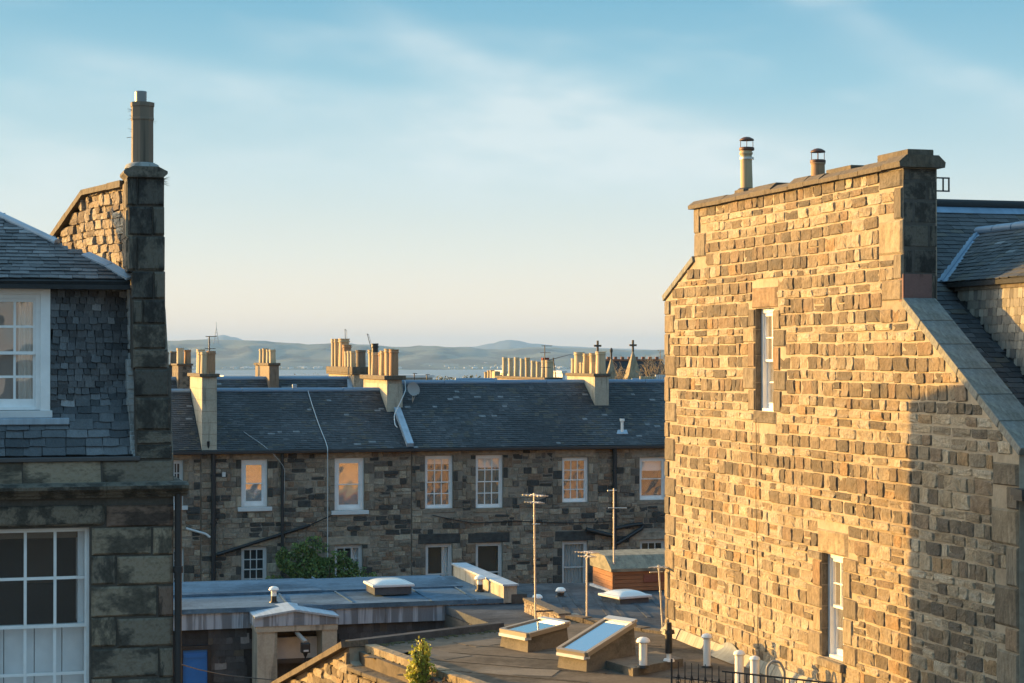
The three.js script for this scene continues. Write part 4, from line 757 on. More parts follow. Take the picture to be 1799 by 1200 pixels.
{
  const PX = (u) => ft.px(u, 880).s, yEave = ft.px(740, 786).t, xa = PX(353), xb = PX(723), xl = xa - 7, xr = PX(1166) + 9;
  const zE = -TD + 0.3, run = 3.75, yRA = atD(520, 684, TD - 0.3 + run).y - 0.05, yRB = atD(860, 670, TD - 0.3 + run).y - 0.05, zR = zE - run;
  const terrace = (label, x0, x1, yR, openings, seed, extra) => {
    const h = thing('terrace_house', label, 'house', [(x0 + x1) / 2, 0, -TD - 3], 'terrace houses'), R = rng(seed);
    const holes = openings.map((w) => w.r);
    part('front_wall', plate(ft, [[x0 + 0.01, 0], [x1 - 0.01, 0], [x1 - 0.01, yEave - 0.12], [x0 + 0.01, yEave - 0.12]], holes, -0.5, -0.015), M.mortarGrey, h);
    const blocks = [];
    for (const w of openings) { blocks.push({ s0: w.r.s0 - 0.3, s1: w.r.s1 + 0.3, t0: w.r.t1, t1: w.r.t1 + (w.lintel ?? 0.34), c: w.dark ? 3 : 4 }, { s0: w.r.s0 - 0.12, s1: w.r.s1 + 0.12, t0: w.r.t0 - 0.17, t1: w.r.t0, c: w.dark ? 2 : 1 });
      for (const sd of [-1, 1]) { let t = w.r.t0, k = sd > 0 ? 0 : 1; while (t < w.r.t1 - 0.1) { const hh = Math.min(0.28 + 0.14 * R(), w.r.t1 - t), wd = k++ % 2 ? 0.2 : 0.38; blocks.push(sd < 0 ? { s0: w.r.s0 - wd, s1: w.r.s0, t0: t, t1: t + hh } : { s0: w.r.s1, s1: w.r.s1 + wd, t0: t, t1: t + hh }); t += hh; } } }
    const g = sub('stonework', h), list = [...blocks.map((b) => dressed(b, PAL.terrace, R, 0.014, 0.014)), ...rubbleCourses([[x0 + 0.02, 4.2], [x1 - 0.02, 4.2], [x1 - 0.02, yEave - 0.14], [x0 + 0.02, yEave - 0.14]], [...holes, ...blocks], { seed: seed + 1, h0: 0.14, h1: 0.29, w0: 0.18, w1: 0.62, gap: 0.012, units: [...RUBBLE, ...ROUGH], pal: PAL.terrace, proud: 0.05, split: 0.3, wave: 0.08 })];
    for (const q of list) { const p = ft.at(q.s, q.t).project(camera); q.big = q.w * q.h * (Math.abs(p.x) < 1 && p.y > -0.72 ? 1 : 0.1); }
    lay('stone', g, ft, list, PAL.terrace, 290);
    for (const w of openings) { sashWindow(h, ft, w.r.s0, w.r.s1, w.r.t0, w.r.t1, -0.14, { glass: M.glassFar, fw: 0.08, rail: 0.06, bar: 0.035, deep: 0.9, tiltGlass: 0, wob: 0.02, ...w.o }); if (w.sill) part('window_sill', boxIn(ft, w.r.s0 - 0.14, w.r.s1 + 0.16, w.r.t0 - 0.16, w.r.t0 - 0.004, -0.2, 0.1, 0.015), M.whiteOld, h); }
    const roof = sub('roof', h);
    part('roof_deck', slab([V(x0, yEave, zE), V(x1, yEave, zE), V(x1, yR, zR), V(x0, yR, zR)], 0.12), M.slateBed, roof);
    part('rear_roof', slab([V(x0, yR, zR), V(x1, yR, zR), V(x1, yEave, zR - run), V(x0, yEave, zR - run)], 0.12), M.slateBed, roof);
    part('rear_wall', boxIn(facing(-(zR - run + 0.6)), x0, x1, 0, yEave - 0.13, -0.3, 0), M.mortarGrey, h);
    for (const [n, xx] of [['side_wall', x0], ['side_wall', x1 - 0.2]]) part(n, plate(new Frame(V(xx + 0.2, 0, 0), V(0, 0, -1), V(0, 1, 0)), [[TD + 0.55, 0], [-zR + run - 0.7, 0], [-zR + run - 0.7, yEave - 0.2], [-zR, yR - 0.25], [TD + 0.55, yEave - 0.2]], [], -0.19, -0.01), M.mortarGrey, h);
    const fr = new Frame(V(0, yEave, zE), V(1, 0, 0), V(0, yR - yEave, zR - zE)), LR = Math.hypot(yR - yEave, zR - zE);
    lay('slate', roof, fr, slates(fr, x0 + 0.02, x1 - 0.02, 0, LR - 0.1, { seed: seed + 2, w: 0.21, e: 0.135, pal: PAL.slateFar, jitter: 0.35, th: 0.012, tilt: 0.1, tint: (a, b, r) => { const n = vnoise(a * 0.9 + 60, b * 0.7, 999, 999, seed), m = vnoise(a * 3 + 60, b * 1.2, 999, 999, seed + 9), x = r(); return x < 0.012 ? 4 : x < 0.012 + 0.25 * sstep(0.5, 0.8, m) ? 5 : n + 0.5 * (r() - 0.5) < 0.35 ? 2 : n + 0.5 * (r() - 0.5) < 0.6 ? 0 : r() < 0.8 ? 1 : 3; }, off: (a) => 0.03 * (vnoise(a * 0.35 + 60, 3, 999, 999, seed + 3) - 0.5) }), PAL.slateFar, 0, 'slates');
    { const b = new Bag(), N = Math.round((x1 - x0) / 2.2); for (let i = 0; i < N; i++) b.rod(V(lerp(x0, x1, i / N), yR + 0.02, zR), V(lerp(x0, x1, (i + 1) / N) - 0.015, yR + 0.02, zR), 0.115, 0.108, 10); b.build('ridge_lead', M.lead, roof); }
    new Bag().box(facing(-zE), x0, x1, yEave - 0.13, yEave - 0.01, -0.12, 0.1, 0.02).build('gutter', M.iron, h);
    extra?.(h); return h;
  };
  { // the row runs on to the left, out of sight behind the dormer house
    const x0 = xl - 44, h = thing('terrace_row', 'continuation of the terrace hidden behind the dark dormer house', 'houses', [x0, 0, -TD - 3]);
    part('wall', boxIn(ft, x0, xl - 0.02, 0, yEave - 0.15, -7.2, 0), M.mortarGrey, h);
    part('roof', plate(new Frame(V(xl - 0.02, 0, 0), V(0, 0, -1), V(0, 1, 0)), [[-zE, yEave - 0.1], [-zR, yRA], [-zR + run, yEave - 0.1]], [], x0 - xl, 0), M.slateBed, h);
  }
  const r = (u0, u1, v0, v1) => ft.rect(u0, u1, v0, v1);
  const single = { cols: 1, rows: [1, 1], meet: 0.5, fw: 0.13, rail: 0.08, bottom: 0.12, tiltGlass: -0.014 }, six = { cols: 3, rows: [2, 2], tiltGlass: -0.008, glass: M.glass }, dim = { cols: 3, rows: [2, 2], paint: M.whiteOld, glass: M.glassClear };
  const blind = (k) => (g, f, a0, a1, b0, b1, d) => part('blind', boxIn(f, a0, a1, lerp(b1, b0, k), b1, d - 0.2, d - 0.18), M.blind, g);
  const net = (g, f, a0, a1, b0, b1, d) => part('curtain', drape(f, a0, a1, b0, b1, d - 0.2, 7, 0.03), mat(0.28, 0.33, 0.36, { roughness: 1 }), g);
  const side = (g, f, a0, a1, b0, b1, d) => part('curtain', drape(f, lerp(a0, a1, 0.7), a1, b0, b1, d - 0.25, 3, 0.04), M.blind, g);

  terrace('terrace house mostly hidden behind the dark dormer house, left of the rendered chimney', xl, xa, yRA - 0.02, [{ r: r(296, 322, 808, 888), o: dim, sill: true }, { r: r(294, 323, 963, 1040), o: dim }], 500, (h) => {
    new Bag().tube([[326, 927], [332, 929], [360, 937], [368, 943]].map(([u, v]) => ft.at(ft.px(u, v).s, ft.px(u, v).t, 0.14)), 0.045, 8).build('waste_pipe', M.whiteOld, h);
    part('plate', boxIn(ft, PX(311), PX(318), ft.px(315, 904).t, ft.px(315, 897).t, 0.01, 0.06), M.whiteOld, h);
  });
  terrace('terrace house with two gold-reflecting two-pane windows and a pale cable down its roof', xa, xb, yRA, [{ r: r(424, 470, 807, 890), o: single, sill: true }, { r: r(588, 640, 804, 896), o: single, sill: true }, { r: r(424, 469, 960, 1040), o: dim }, { r: r(588, 637, 957, 1042), o: { ...dim, dressing: side, lining: M.roomWarm } }], 520, (h) => {
    const wp = (u, v, d = 0.12) => { const q = ft.px(u, v, d); return ft.at(q.s, q.t, d); };
    chimney(h, { x0: xa, x1: PX(379), dF: TD - 0.28, dB: TD + 3.6, y0: yEave - 0.1, y1: atD(365, 662, TD).y, over: 0.1, capH: 0.13, joints: 0.42, pots: [[0.3, 0.16, 0.84, 0.17, M.clayPale], [0.62, 0.86, 0.92, 0.17, M.clayPale], [0.72, 0.14, 0.84, 0.17, M.clayRed], [0.4, 0.5, 0.86, 0.16, M.clayTan]] });
    pipeRun('downpipe', [wp(375, 790), wp(375, 1100)], 0.085, M.iron, h); pipeRun('downpipe', [wp(496, 792), wp(496, 1060)], 0.06, M.iron, h); new Bag().rod(wp(366, 793, 0.2), wp(366, 775, 0.3), 0.05).build('vent_pipe', M.iron, h);
    new Bag().rod(wp(381, 974, 0.1), wp(545, 922, 0.1), 0.07, 0.055, 8).build('branch_pipe', M.iron, h);
    new Bag().tube([wp(545, 922, 0.05), wp(575, 908, 0.05), wp(600, 897, 0.05)], 0.02, 5).build('thin_pipe', M.iron, h);
    // pale cable down the roof and wall
    const onR = (u, v) => onPlane(u, v, V(0, yEave + 0.06, zE), V(0, run, yRA - yEave).normalize());
    new Bag().tube([onR(541, 686), onR(548, 710), onR(560, 745), onR(572, 775), onR(575, 785), wp(575.5, 792, 0.5), wp(575.5, 880, 0.3), wp(575.5, 1000, 0.25)], 0.016, 5, 60).build('cable', M.whiteOld, h);
    new Bag().tube([onR(428, 758), onR(460, 780), wp(480, 797, 0.4), wp(500, 825, 0.15), wp(497, 930, 0.1)], 0.008, 5, 30).build('thin_cable', M.whiteOld, h);
    part('plate', boxIn(ft, PX(390), PX(396), ft.px(393, 837).t, ft.px(393, 829).t, 0.01, 0.05), M.whiteOld, h);
    const rb = atD(516, 681, TD + 3.4); new Bag().box(facing(TD + 3.4), rb.x - 0.05, rb.x + 0.12, yRA + 0.08, yRA + 0.26, -0.1, 0.02, 0.02).build('ridge_vent', M.leadPale, h);
    // skew with lead flashing down to the eave, next to the higher roof
    const sk = new Bag(), s0 = V(xb - 0.12, yRA + 0.12, zR), s1 = V(xb - 0.12, yEave + 0.12, zE); sk.bar(s0, s1, 0.26, 0.16); sk.build('skew_flashing', M.leadPale, h);
  });
  terrace('terrace house with small-paned upper windows and a higher slate roof beside the sunlit gable', xb, xr, yRB, [{ r: r(747, 796, 800, 893), o: { ...six, tiltGlass: -0.002, dressing: blind(0.14) } }, { r: r(836, 884, 799, 892), o: { ...six, tiltGlass: 0.03, dressing: blind(0.22) } }, { r: r(988, 1034, 803, 882), o: six }, { r: r(1124, 1171, 803, 878), o: { ...single, glass: M.glass, dressing: blind(0.3), fw: 0.08 } },
    { r: r(748, 795, 955, 1045), o: { cols: 1, rows: [1, 1], paint: M.whiteOld, glass: M.glassClear, meet: 0.4, dressing: side }, dark: true, lintel: 0.4 }, { r: r(836, 883, 953, 1048), o: { cols: 1, rows: [1, 1], paint: M.whiteOld, glass: M.glassClear, meet: 0.45 }, dark: true, lintel: 0.4 }, { r: r(988, 1033, 950, 1042), o: { cols: 1, rows: [1, 1], paint: M.whiteOld, glass: M.glassClear, dressing: net }, dark: true, lintel: 0.4 }, { r: r(1125, 1170, 948, 1030), o: dim }], 560, (h) => {
    const wp = (u, v, d = 0.12) => { const q = ft.px(u, v, d); return ft.at(q.s, q.t, d); };
    const xc = (u, d) => atD(u, 690, d).x;
    chimney(h, { x0: xc(680, 74), x1: xc(706, 74), dF: 74, dB: 78.6, y0: yEave, y1: atD(690, 667, 74).y, over: 0.14, capH: 0.17, m: PAL.rubble.mats[2], pots: [[0.55, 0.06, 1.02, 0.21, M.clayRed], [0.5, 0.2, 1.12, 0.2, M.clayTan], [0.3, 0.32, 1.0, 0.17, M.clayTan], [0.5, 0.46, 0.82, 0.15, M.clayPale], [0.7, 0.58, 0.95, 0.19, M.clayRed], [0.3, 0.7, 0.9, 0.16, M.clayTan], [0.5, 0.8, 1.3, 0.15, M.iron], [0.5, 0.92, 1.02, 0.18, M.clayTan]] });
    part('render_face', boxIn(facing(74), xc(680.5, 74) - 0.02, xc(706, 74) + 0.02, yEave + 0.9, atD(690, 674, 74).y, -4.0, 0.03), M.render, h);
    chimney(h, { x0: xc(1045, 74), x1: xc(1069.5, 74), dF: 74, dB: 77.7, y0: yEave + 0.5, y1: atD(1055, 661, 74).y, over: 0.07, capH: 0.12, pots: [[0.5, 0.04, 0.86, 0.23, M.clayPale], [0.3, 0.2, 0.45, 0.13, M.clayPale], [0.55, 0.3, 0.82, 0.2, M.clayTan], [0.3, 0.45, 0.82, 0.16, M.clayTan], [0.5, 0.58, 0.44, 0.13, M.clayPale], [0.5, 0.69, 0.44, 0.13, M.clayPale], [0.5, 0.8, 0.85, 0.24, M.clayPale], [0.4, 0.95, 0.62, 0.14, M.clayPale]] });
    pipeRun('downpipe', [wp(1080, 784), wp(1080, 1100)], 0.085, M.iron, h);
    new Bag().rod(wp(1030, 930, 0.14), wp(1078, 941, 0.14), 0.1, 0.08, 8).build('branch_pipe', M.iron, h);
    new Bag().tube([wp(1082, 928, 0.14), wp(1105, 923, 0.14), wp(1130, 920, 0.14), wp(1127, 928, 0.14), wp(1084, 955, 0.14)], 0.075, 8, 30).build('branch_pipe', M.iron, h);
    new Bag().tube([wp(760, 905, 0.04), wp(830, 918, 0.04), wp(905, 915, 0.04), wp(990, 918, 0.04), wp(1076, 916, 0.04)], 0.018, 5, 40).build('thin_cable', M.iron, h);
    const onR = (u, v) => onPlane(u, v, V(0, yEave, zE), V(0, run, yRB - yEave).normalize()), vp = onR(1093, 760);
    new Bag().rod(vp.clone().add(V(0, -0.1, 0)), vp.clone().add(V(0, 0.5, 0)), 0.06).rod(vp.clone().add(V(0, 0.46, 0)), vp.clone().add(V(0, 0.56, 0)), 0.1).build('vent_pipe', M.plastic, h);
    part('vent_flashing', slab([onR(1085, 757), onR(1101, 757), onR(1103, 764), onR(1083, 764)].map((p) => p.add(V(0, 0.06, 0.02))), 0.02), M.leadPale, h);
    new Bag().tube([onR(703, 688).add(V(0.1, 0.3, 0.3)), onR(704, 700).add(V(0.1, 0.2, 0.3)), onR(699, 715).add(V(0.1, 0.2, 0.2)), onR(692, 735), onR(693, 752), onR(697, 757)].map((p) => p.add(V(0, 0.15, 0.1))), 0.02, 5, 30).build('cable', M.whiteOld, h);
    const gl = boxIn(ft, PX(1023), PX(1027), 0, 0.01, 0, 0.01);
  });
  { // satellite dish in front of the ridge
    const p = atD(725, 684, TD + 2.3), t = thing('satellite_dish', 'round grey satellite dish on slate roof beside the clay-potted stack', 'satellite dish', [p.x, p.y - 0.45, p.z]);
    const l = []; for (let i = 0; i <= 8; i++) l.push(new THREE.Vector2(0.285 * i / 8 + 0.001, 0.07 * (i / 8) ** 2)); const g = new THREE.LatheGeometry(l, 28); g.rotateX(Math.PI / 2 - 0.3); g.rotateY(0.35); g.translate(p.x, p.y, p.z); part('reflector', g, mat(0.25, 0.25, 0.25, { roughness: 0.6, side: THREE.DoubleSide }), t);
    new Bag().rod(p.clone().add(V(0, -0.2, 0)), p.clone().add(V(0, -0.62, -0.02)), 0.025).rod(p.clone().add(V(0.08, -0.24, 0.1)), p.clone().add(V(-0.02, -0.5, 0.02)), 0.014).build('bracket', M.aluminium, t);
    new Bag().rod(p.clone().add(V(0, -0.27, 0.02)), p.clone().add(V(0.12, -0.2, 0.38)), 0.01).add(new THREE.SphereGeometry(0.035, 8, 6), new THREE.Matrix4().makeTranslation(p.x + 0.12, p.y - 0.2, p.z + 0.38)).build('feed_arm', M.darkSteel, t);
  }
  // leafy bush that climbs before the terrace wall
  const p = atD(545, 1020, TD - 1.4), bush = thing('leafy_bush', 'dense green bush growing up the terrace wall behind the blue-grey roof', 'bush', [p.x, 3, p.z]);
  const R = rng(33), b = new Bag(), leaf = new THREE.BufferGeometry(); leaf.setAttribute('position', new THREE.Float32BufferAttribute([0, -0.5, 0, 0.32, 0, 0.06, 0, 0.5, 0, 0, -0.5, 0, 0, 0.5, 0, -0.32, 0, 0.06], 3)); leaf.computeVertexNormals(); leaf.setAttribute('uv', new THREE.Float32BufferAttribute(new Float32Array(12), 2));
  const st = new Bag(); for (let k = 0; k < 14; k++) { const a = R() * 6.28, base = V(p.x + 0.9 * (R() - 0.5), 3.0, p.z + 0.4 * (R() - 0.5)); st.tube([base, base.clone().add(V(1.2 * (R() - 0.5), 2.4, 0)), V(p.x + 2.6 * (R() - 0.5), p.y + 0.2 + 0.5 * R(), p.z + 0.9 * (R() - 0.5))], 0.014, 5, 8); }
  st.build('stem', mat(0.09, 0.07, 0.05), bush);
  const lv = [[0.15, 0.235, 0.06], [0.105, 0.175, 0.05], [0.21, 0.31, 0.085], [0.3, 0.37, 0.11]].map((c) => new THREE.Color().setRGB(...c));
  for (let k = 0; k < 9000; k++) {
    const a = R() * 6.283, rr = Math.sqrt(R()), lob = 0.78 + 0.3 * Math.sin(3 * a + 1) * rr, x = p.x + 0.1 + 1.7 * Math.cos(a) * rr * lob, yy = p.y + 0.25 + (Math.sin(a) > 0 ? 1.4 : 1.6) * Math.sin(a) * rr * lob * (1 - 0.25 * Math.abs(Math.cos(a))), zz = p.z + 0.7 * (R() - 0.5) * (1.1 - rr);
    if (vnoise(x * 3 + 50, yy * 3 + 50, 99, 99, 3) < 0.1 + 0.25 * rr) continue;
    b.add(leaf, new THREE.Matrix4().compose(V(x, yy, zz), new THREE.Quaternion().setFromEuler(new THREE.Euler(R() * 6, R() * 6, R() * 6)), V(1, 1, 1).multiplyScalar(0.09 + 0.07 * R())), lv[Math.floor(R() * 3.25)]);
  }
  for (const [dx, dy] of [[1.55, -0.1], [1.9, 0.1], [2.2, 0.35], [1.75, 0.6], [2.3, -0.05], [-1.6, 0.0], [-1.3, 0.35], [-0.4, 1.55], [0.35, 1.5], [0.1, 1.75], [1.1, 1.2], [2.5, 0.2]]) for (let k = 0; k < 120; k++) { const t = R(); b.add(leaf, new THREE.Matrix4().compose(V(p.x + dx + 0.6 * (R() - 0.5), p.y + dy - 0.3 + 0.35 * (R() - 0.5), p.z + 0.4 * (R() - 0.5)), new THREE.Quaternion().setFromEuler(new THREE.Euler(R() * 6, R() * 6, R() * 6)), V(1, 1, 1).multiplyScalar(0.12)), lv[Math.floor(R() * 3.2)]); }
  b.build('foliage', new THREE.MeshPhysicalMaterial({ vertexColors: true, roughness: 0.9, transmission: 0.35, thickness: 0, side: THREE.DoubleSide }), bush);
}

// ---------------------------------------------------------------- low roofs between the houses
function domeLight(label, c, w, l, h, turn, group) { // domed plastic rooflight on a kerb
  const t = thing('dome_rooflight', label, 'rooflight', c.toArray(), group), m = new THREE.Matrix4().makeRotationY(turn).setPosition(c), b = new Bag();
  b.add(withUV(new THREE.BoxGeometry(w, h, l)), m.clone().multiply(new THREE.Matrix4().makeTranslation(0, h / 2, 0))); b.build('kerb', M.feltDark, t);
  new Bag().add(withUV(new RoundedBoxGeometry(w + 0.14, 0.07, l + 0.14, 2, 0.02)), m.clone().multiply(new THREE.Matrix4().makeTranslation(0, h + 0.036, 0))).build('flange', M.whiteOld, t);
  const g = new THREE.PlaneGeometry(w, l, 14, 14), p = g.attributes.position; for (let i = 0; i < p.count; i++) { const x = p.getX(i) / w * 2, y = p.getY(i) / l * 2; p.setXYZ(i, p.getX(i), h + 0.075 + 0.1 * (1 - x ** 4) * (1 - y ** 4), -p.getY(i)); } g.computeVertexNormals();
  part('dome', g, M.dome, t, m); return t;
}
function roofVent(label, base, r, h, o = {}) {
  const { lower = M.blackPlastic, upper = M.plastic, cap = 1.9, group = 'roof vent pipes', dark = 0.4 } = o, t = thing('vent_pipe', label, 'vent pipe', base.toArray(), group);
  if (dark > 0) new Bag().rod(base, base.clone().add(V(0, h * dark, 0)), r * 1.08, r * 1.02, 14).build('lower_pipe', lower, t);
  new Bag().rod(base.clone().add(V(0, h * dark, 0)), base.clone().add(V(0, h * 0.9, 0)), r, r, 14).build('pipe', upper, t);
  const k = cap * r, pts = [[0.001, h], [k * 0.5, h - 0.01], [k * 0.85, h - k * 0.3], [k, h - k * 0.65], [k * 0.95, h - k * 0.8], [r, h - k * 0.75]].map((a) => new THREE.Vector2(...a)), g = new THREE.LatheGeometry(pts, 18); g.translate(base.x, base.y, base.z); part('cowl', g, upper, t);
  new Bag().rod(base.clone().add(V(0, -0.01, 0)), base.clone().add(V(0, 0.03, 0)), r * 1.7, r * 1.5, 14).build('collar', lower, t);
  return t;
}
// ---- blue-grey flat roof with slate-hung walls and a porch
{
  const y = EYE - 6.3, A = atY(620, 1059, y), dF = -A.z, dB = -atY(700, 1014, y).z, x0 = 2, x1 = atY(893, 1052, y).x, f = facing(dF), R = rng(91);
  const h = thing('flat_roof_block', 'low slate-hung block with blue-grey flat roof and pale streaked fascia', 'building', [(x0 + x1) / 2, 0, -(dF + dB) / 2]);
  part('flat_roof', boxIn(f, x0, x1, y - 0.12, y, dF - dB, 0.12), M.feltSkyTint, h);
  const dm = -atY(500, 1043, y).z, xs = atY(566, 1041, y).x, xm = atY(690, 1042, y).x;
  part('roof_step', boxIn(f, x0, xs, y + 0.004, y + 0.07, dF - dB + 0.01, dF - dm), M.feltSkyTint, h);
  part('roof_step', boxIn(f, xs + 0.02, x1 - 0.5, y + 0.004, y + 0.045, dF - dB + 0.01, dF - dm - 0.12), M.feltSkyTint, h);
  for (const [u0, v0, u1, v1] of [[505, 1060, 470, 1022], [620, 1058, 548, 1016], [760, 1056, 690, 1016], [840, 1055, 770, 1016]]) { const a = atY(u0, v0, y), b = atY(u1, v1, y); new Bag().bar(a.setY(y + 0.006), b.setY(y + 0.006 + (u0 < 600 ? 0.065 : 0.04)), 0.05, 0.012).build('seam', M.feltSkyTint, h); }
  // fascia boards with streaks
  { const q = f.rect(300, 900, 1066, 1096); let x = x0; while (x < x1) { const w = 0.55 + 0.4 * R(), e = Math.min(x + w, x1); part('fascia_board', boxIn(f, x + 0.004, e - 0.004, q.t0, y - 0.125, -0.1, 0.06 + 0.006 * R()), M.streaked, h); x = e; }
    part('wall', boxIn(f, x0, x1, 0, q.t0 - 0.002, -0.4, -0.06), M.slateBed, h);
    lay('slate', sub('slate_hanging', h), f, slates(f, x0 + 4, x1, f.px(600, 1200).t - 0.3, q.t0 - 0.08, { seed: 93, w: 0.24, e: 0.16, pal: PAL.slateFar, jitter: 0.4, lift: -0.05, keep: (s, t) => !(s > f.px(436, 1150).s && s < f.px(596, 1150).s) && !(s < f.px(370, 1160).s && t < f.px(340, 1133).t) }), PAL.slateFar, 300); }
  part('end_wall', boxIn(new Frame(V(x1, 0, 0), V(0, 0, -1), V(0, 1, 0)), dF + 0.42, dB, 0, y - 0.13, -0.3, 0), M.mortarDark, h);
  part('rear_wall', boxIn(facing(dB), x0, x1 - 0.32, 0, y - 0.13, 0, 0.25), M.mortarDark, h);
  // parapet on the right edge
  const pa = atY(801, 1004, y + 0.32), pb = atY(912, 1046, y + 0.32); { const b = new Bag(); b.bar(V(x1 + 0.1, y + 0.1, -dB + 0.1), V(x1 + 0.1, y + 0.1, -dF + 0.15), 0.36, 0.44); b.build('parapet', M.render, h); new Bag().bar(V(x1 + 0.1, y + 0.345, -dB), V(x1 + 0.1, y + 0.345, -dF + 0.2), 0.44, 0.05).build('parapet_coping', M.leadPale, h); new Bag().box(f, x1 + 0.13, x1 + 0.55, 0, y + 0.1, -1.2, 0.16).build('corner_pier', M.mortarDark, h); }
  // porch: rendered posts, low gabled roof
  const fp = facing(dF - 0.9), q = (a, b, c, d) => fp.rect(a, b, c, d), porch = sub('porch', h);
  { const l = q(452, 487, 1104, 1300), rr = q(566, 592, 1104, 1300), bm = q(450, 593, 1098, 1108); for (const s of [l, rr]) part('post', boxIn(fp, s.s0, s.s1, 0, bm.t0, -0.9, 0), M.render, porch); part('beam', boxIn(fp, bm.s0, bm.s1, bm.t0, bm.t1, -0.9, 0.03), M.render, porch);
    const a = fp.px(446, 1084), b = fp.px(595, 1082), c = fp.px(518, 1071), o = [[a.s, bm.t1], [b.s, bm.t1], [b.s, b.t], [c.s, c.t], [a.s, a.t]]; part('pediment', plate(fp, o, [], -0.9, 0.05), M.streaked, porch);
    for (const [p, e] of [[a, c], [c, b]]) part('porch_roof', slab([fp.at(p.s, p.t + 0.02, 0.1), fp.at(e.s, e.t + 0.02, 0.1), fp.at(e.s, e.t + 0.05, -1.2), fp.at(p.s, p.t + 0.05, -1.2)], 0.05), M.leadPale, porch);
    const k = q(487, 566, 1126, 1164); part('sign_panel', boxIn(fp, l.s1, rr.s0, k.t0, k.t1, -0.85, -0.75), M.whiteOld, porch); part('back_panel', boxIn(fp, l.s1, rr.s0, 0, bm.t0, -1.0, -0.9), M.mortarDark, porch); const k2 = q(487, 566, 1164, 1172); part('door_head', boxIn(fp, l.s1, rr.s0, k2.t0, k2.t1, -0.85, -0.7), M.darkSteel, porch); const k3 = q(540, 566, 1172, 1300); part('door', boxIn(fp, k3.s0, k3.s1 - 0.02, 0, k3.t1, -0.85, -0.8), M.darkSteel, porch); }
  { const k = f.rect(321, 364, 1141, 1260), d = sub('door', h); part('leaf', boxIn(f, k.s0, k.s1, k.t0, k.t1, -0.2, 0.0), M.blueDoor, d); part('door_frame', new Bag().box(f, k.s0 - 0.09, k.s0, k.t0, k.t1 + 0.1, -0.2, 0.05).box(f, k.s1, k.s1 + 0.09, k.t0, k.t1 + 0.1, -0.2, 0.05).box(f, k.s0, k.s1, k.t1, k.t1 + 0.1, -0.2, 0.05).geo(), M.iron, d); part('door_rail', boxIn(f, k.s0 + 0.02, k.s1 - 0.02, k.t1 - 0.2, k.t1 - 0.1, 0, 0.02), M.blueDoor, d); }
  { // floodlight on an arm in the porch
    const c = fp.px(531, 1140), top = fp.at(fp.px(522, 1113).s, fp.px(522, 1113).t, 0.0), hd = fp.at(c.s, c.t, 0.45), t = thing('porch_lantern', 'black lantern on a short arm hung before the white panel in the porch', 'lantern', hd.toArray());
    new Bag().bar(top.clone().add(V(0, 0.02, -0.05)), hd.clone().add(V(0, 0.25, 0)), 0.1, 0.05).build('arm', M.aluminium, t);
    new Bag().add(withUV(new RoundedBoxGeometry(0.22, 0.24, 0.2, 2, 0.02)), new THREE.Matrix4().makeTranslation(hd.x, hd.y + 0.1, hd.z)).rod(hd.clone().add(V(0, -0.02, 0)), hd.clone().add(V(0, -0.12, 0)), 0.07, 0.03).build('housing', M.iron, t);
    new Bag().add(new THREE.BoxGeometry(0.12, 0.04, 0.02), new THREE.Matrix4().makeTranslation(hd.x, hd.y + 0.04, hd.z + 0.11)).build('lens', M.whiteOld, t); new Bag().rod(hd.clone().add(V(0, -0.1, 0)), hd.clone().add(V(0, -0.5, -0.1)), 0.02).build('cable', M.iron, t);
  }
  { const t = thing('overhead_cable', 'thin black cable sagging across the yard from the downpipe past the porch', 'cable', atD(318, 1168, 34).toArray()); new Bag().tube([atD(312, 1165, 24.5), atD(350, 1176, 30), atD(400, 1186, 35), atD(480, 1194, 40), atD(580, 1198, dF - 1)], 0.009, 5, 40).build('wire', M.iron, t); }
  { const p = atY(683, 1040, y + 0.045); domeLight('white domed rooflight on the blue-grey flat roof', p.setY(y + 0.04), 1.0, 1.0, 0.2, 0.02); }
  { const p = atY(481, 1058, y); roofVent('white-capped vent pipe on the blue-grey roof above the porch', p, 0.07, 0.42); }
  { const p = atY(843, 1036, y + 0.045); roofVent('white-capped vent pipe beside the parapet of the blue-grey roof', p.setY(y + 0.03), 0.08, 0.42); }
}
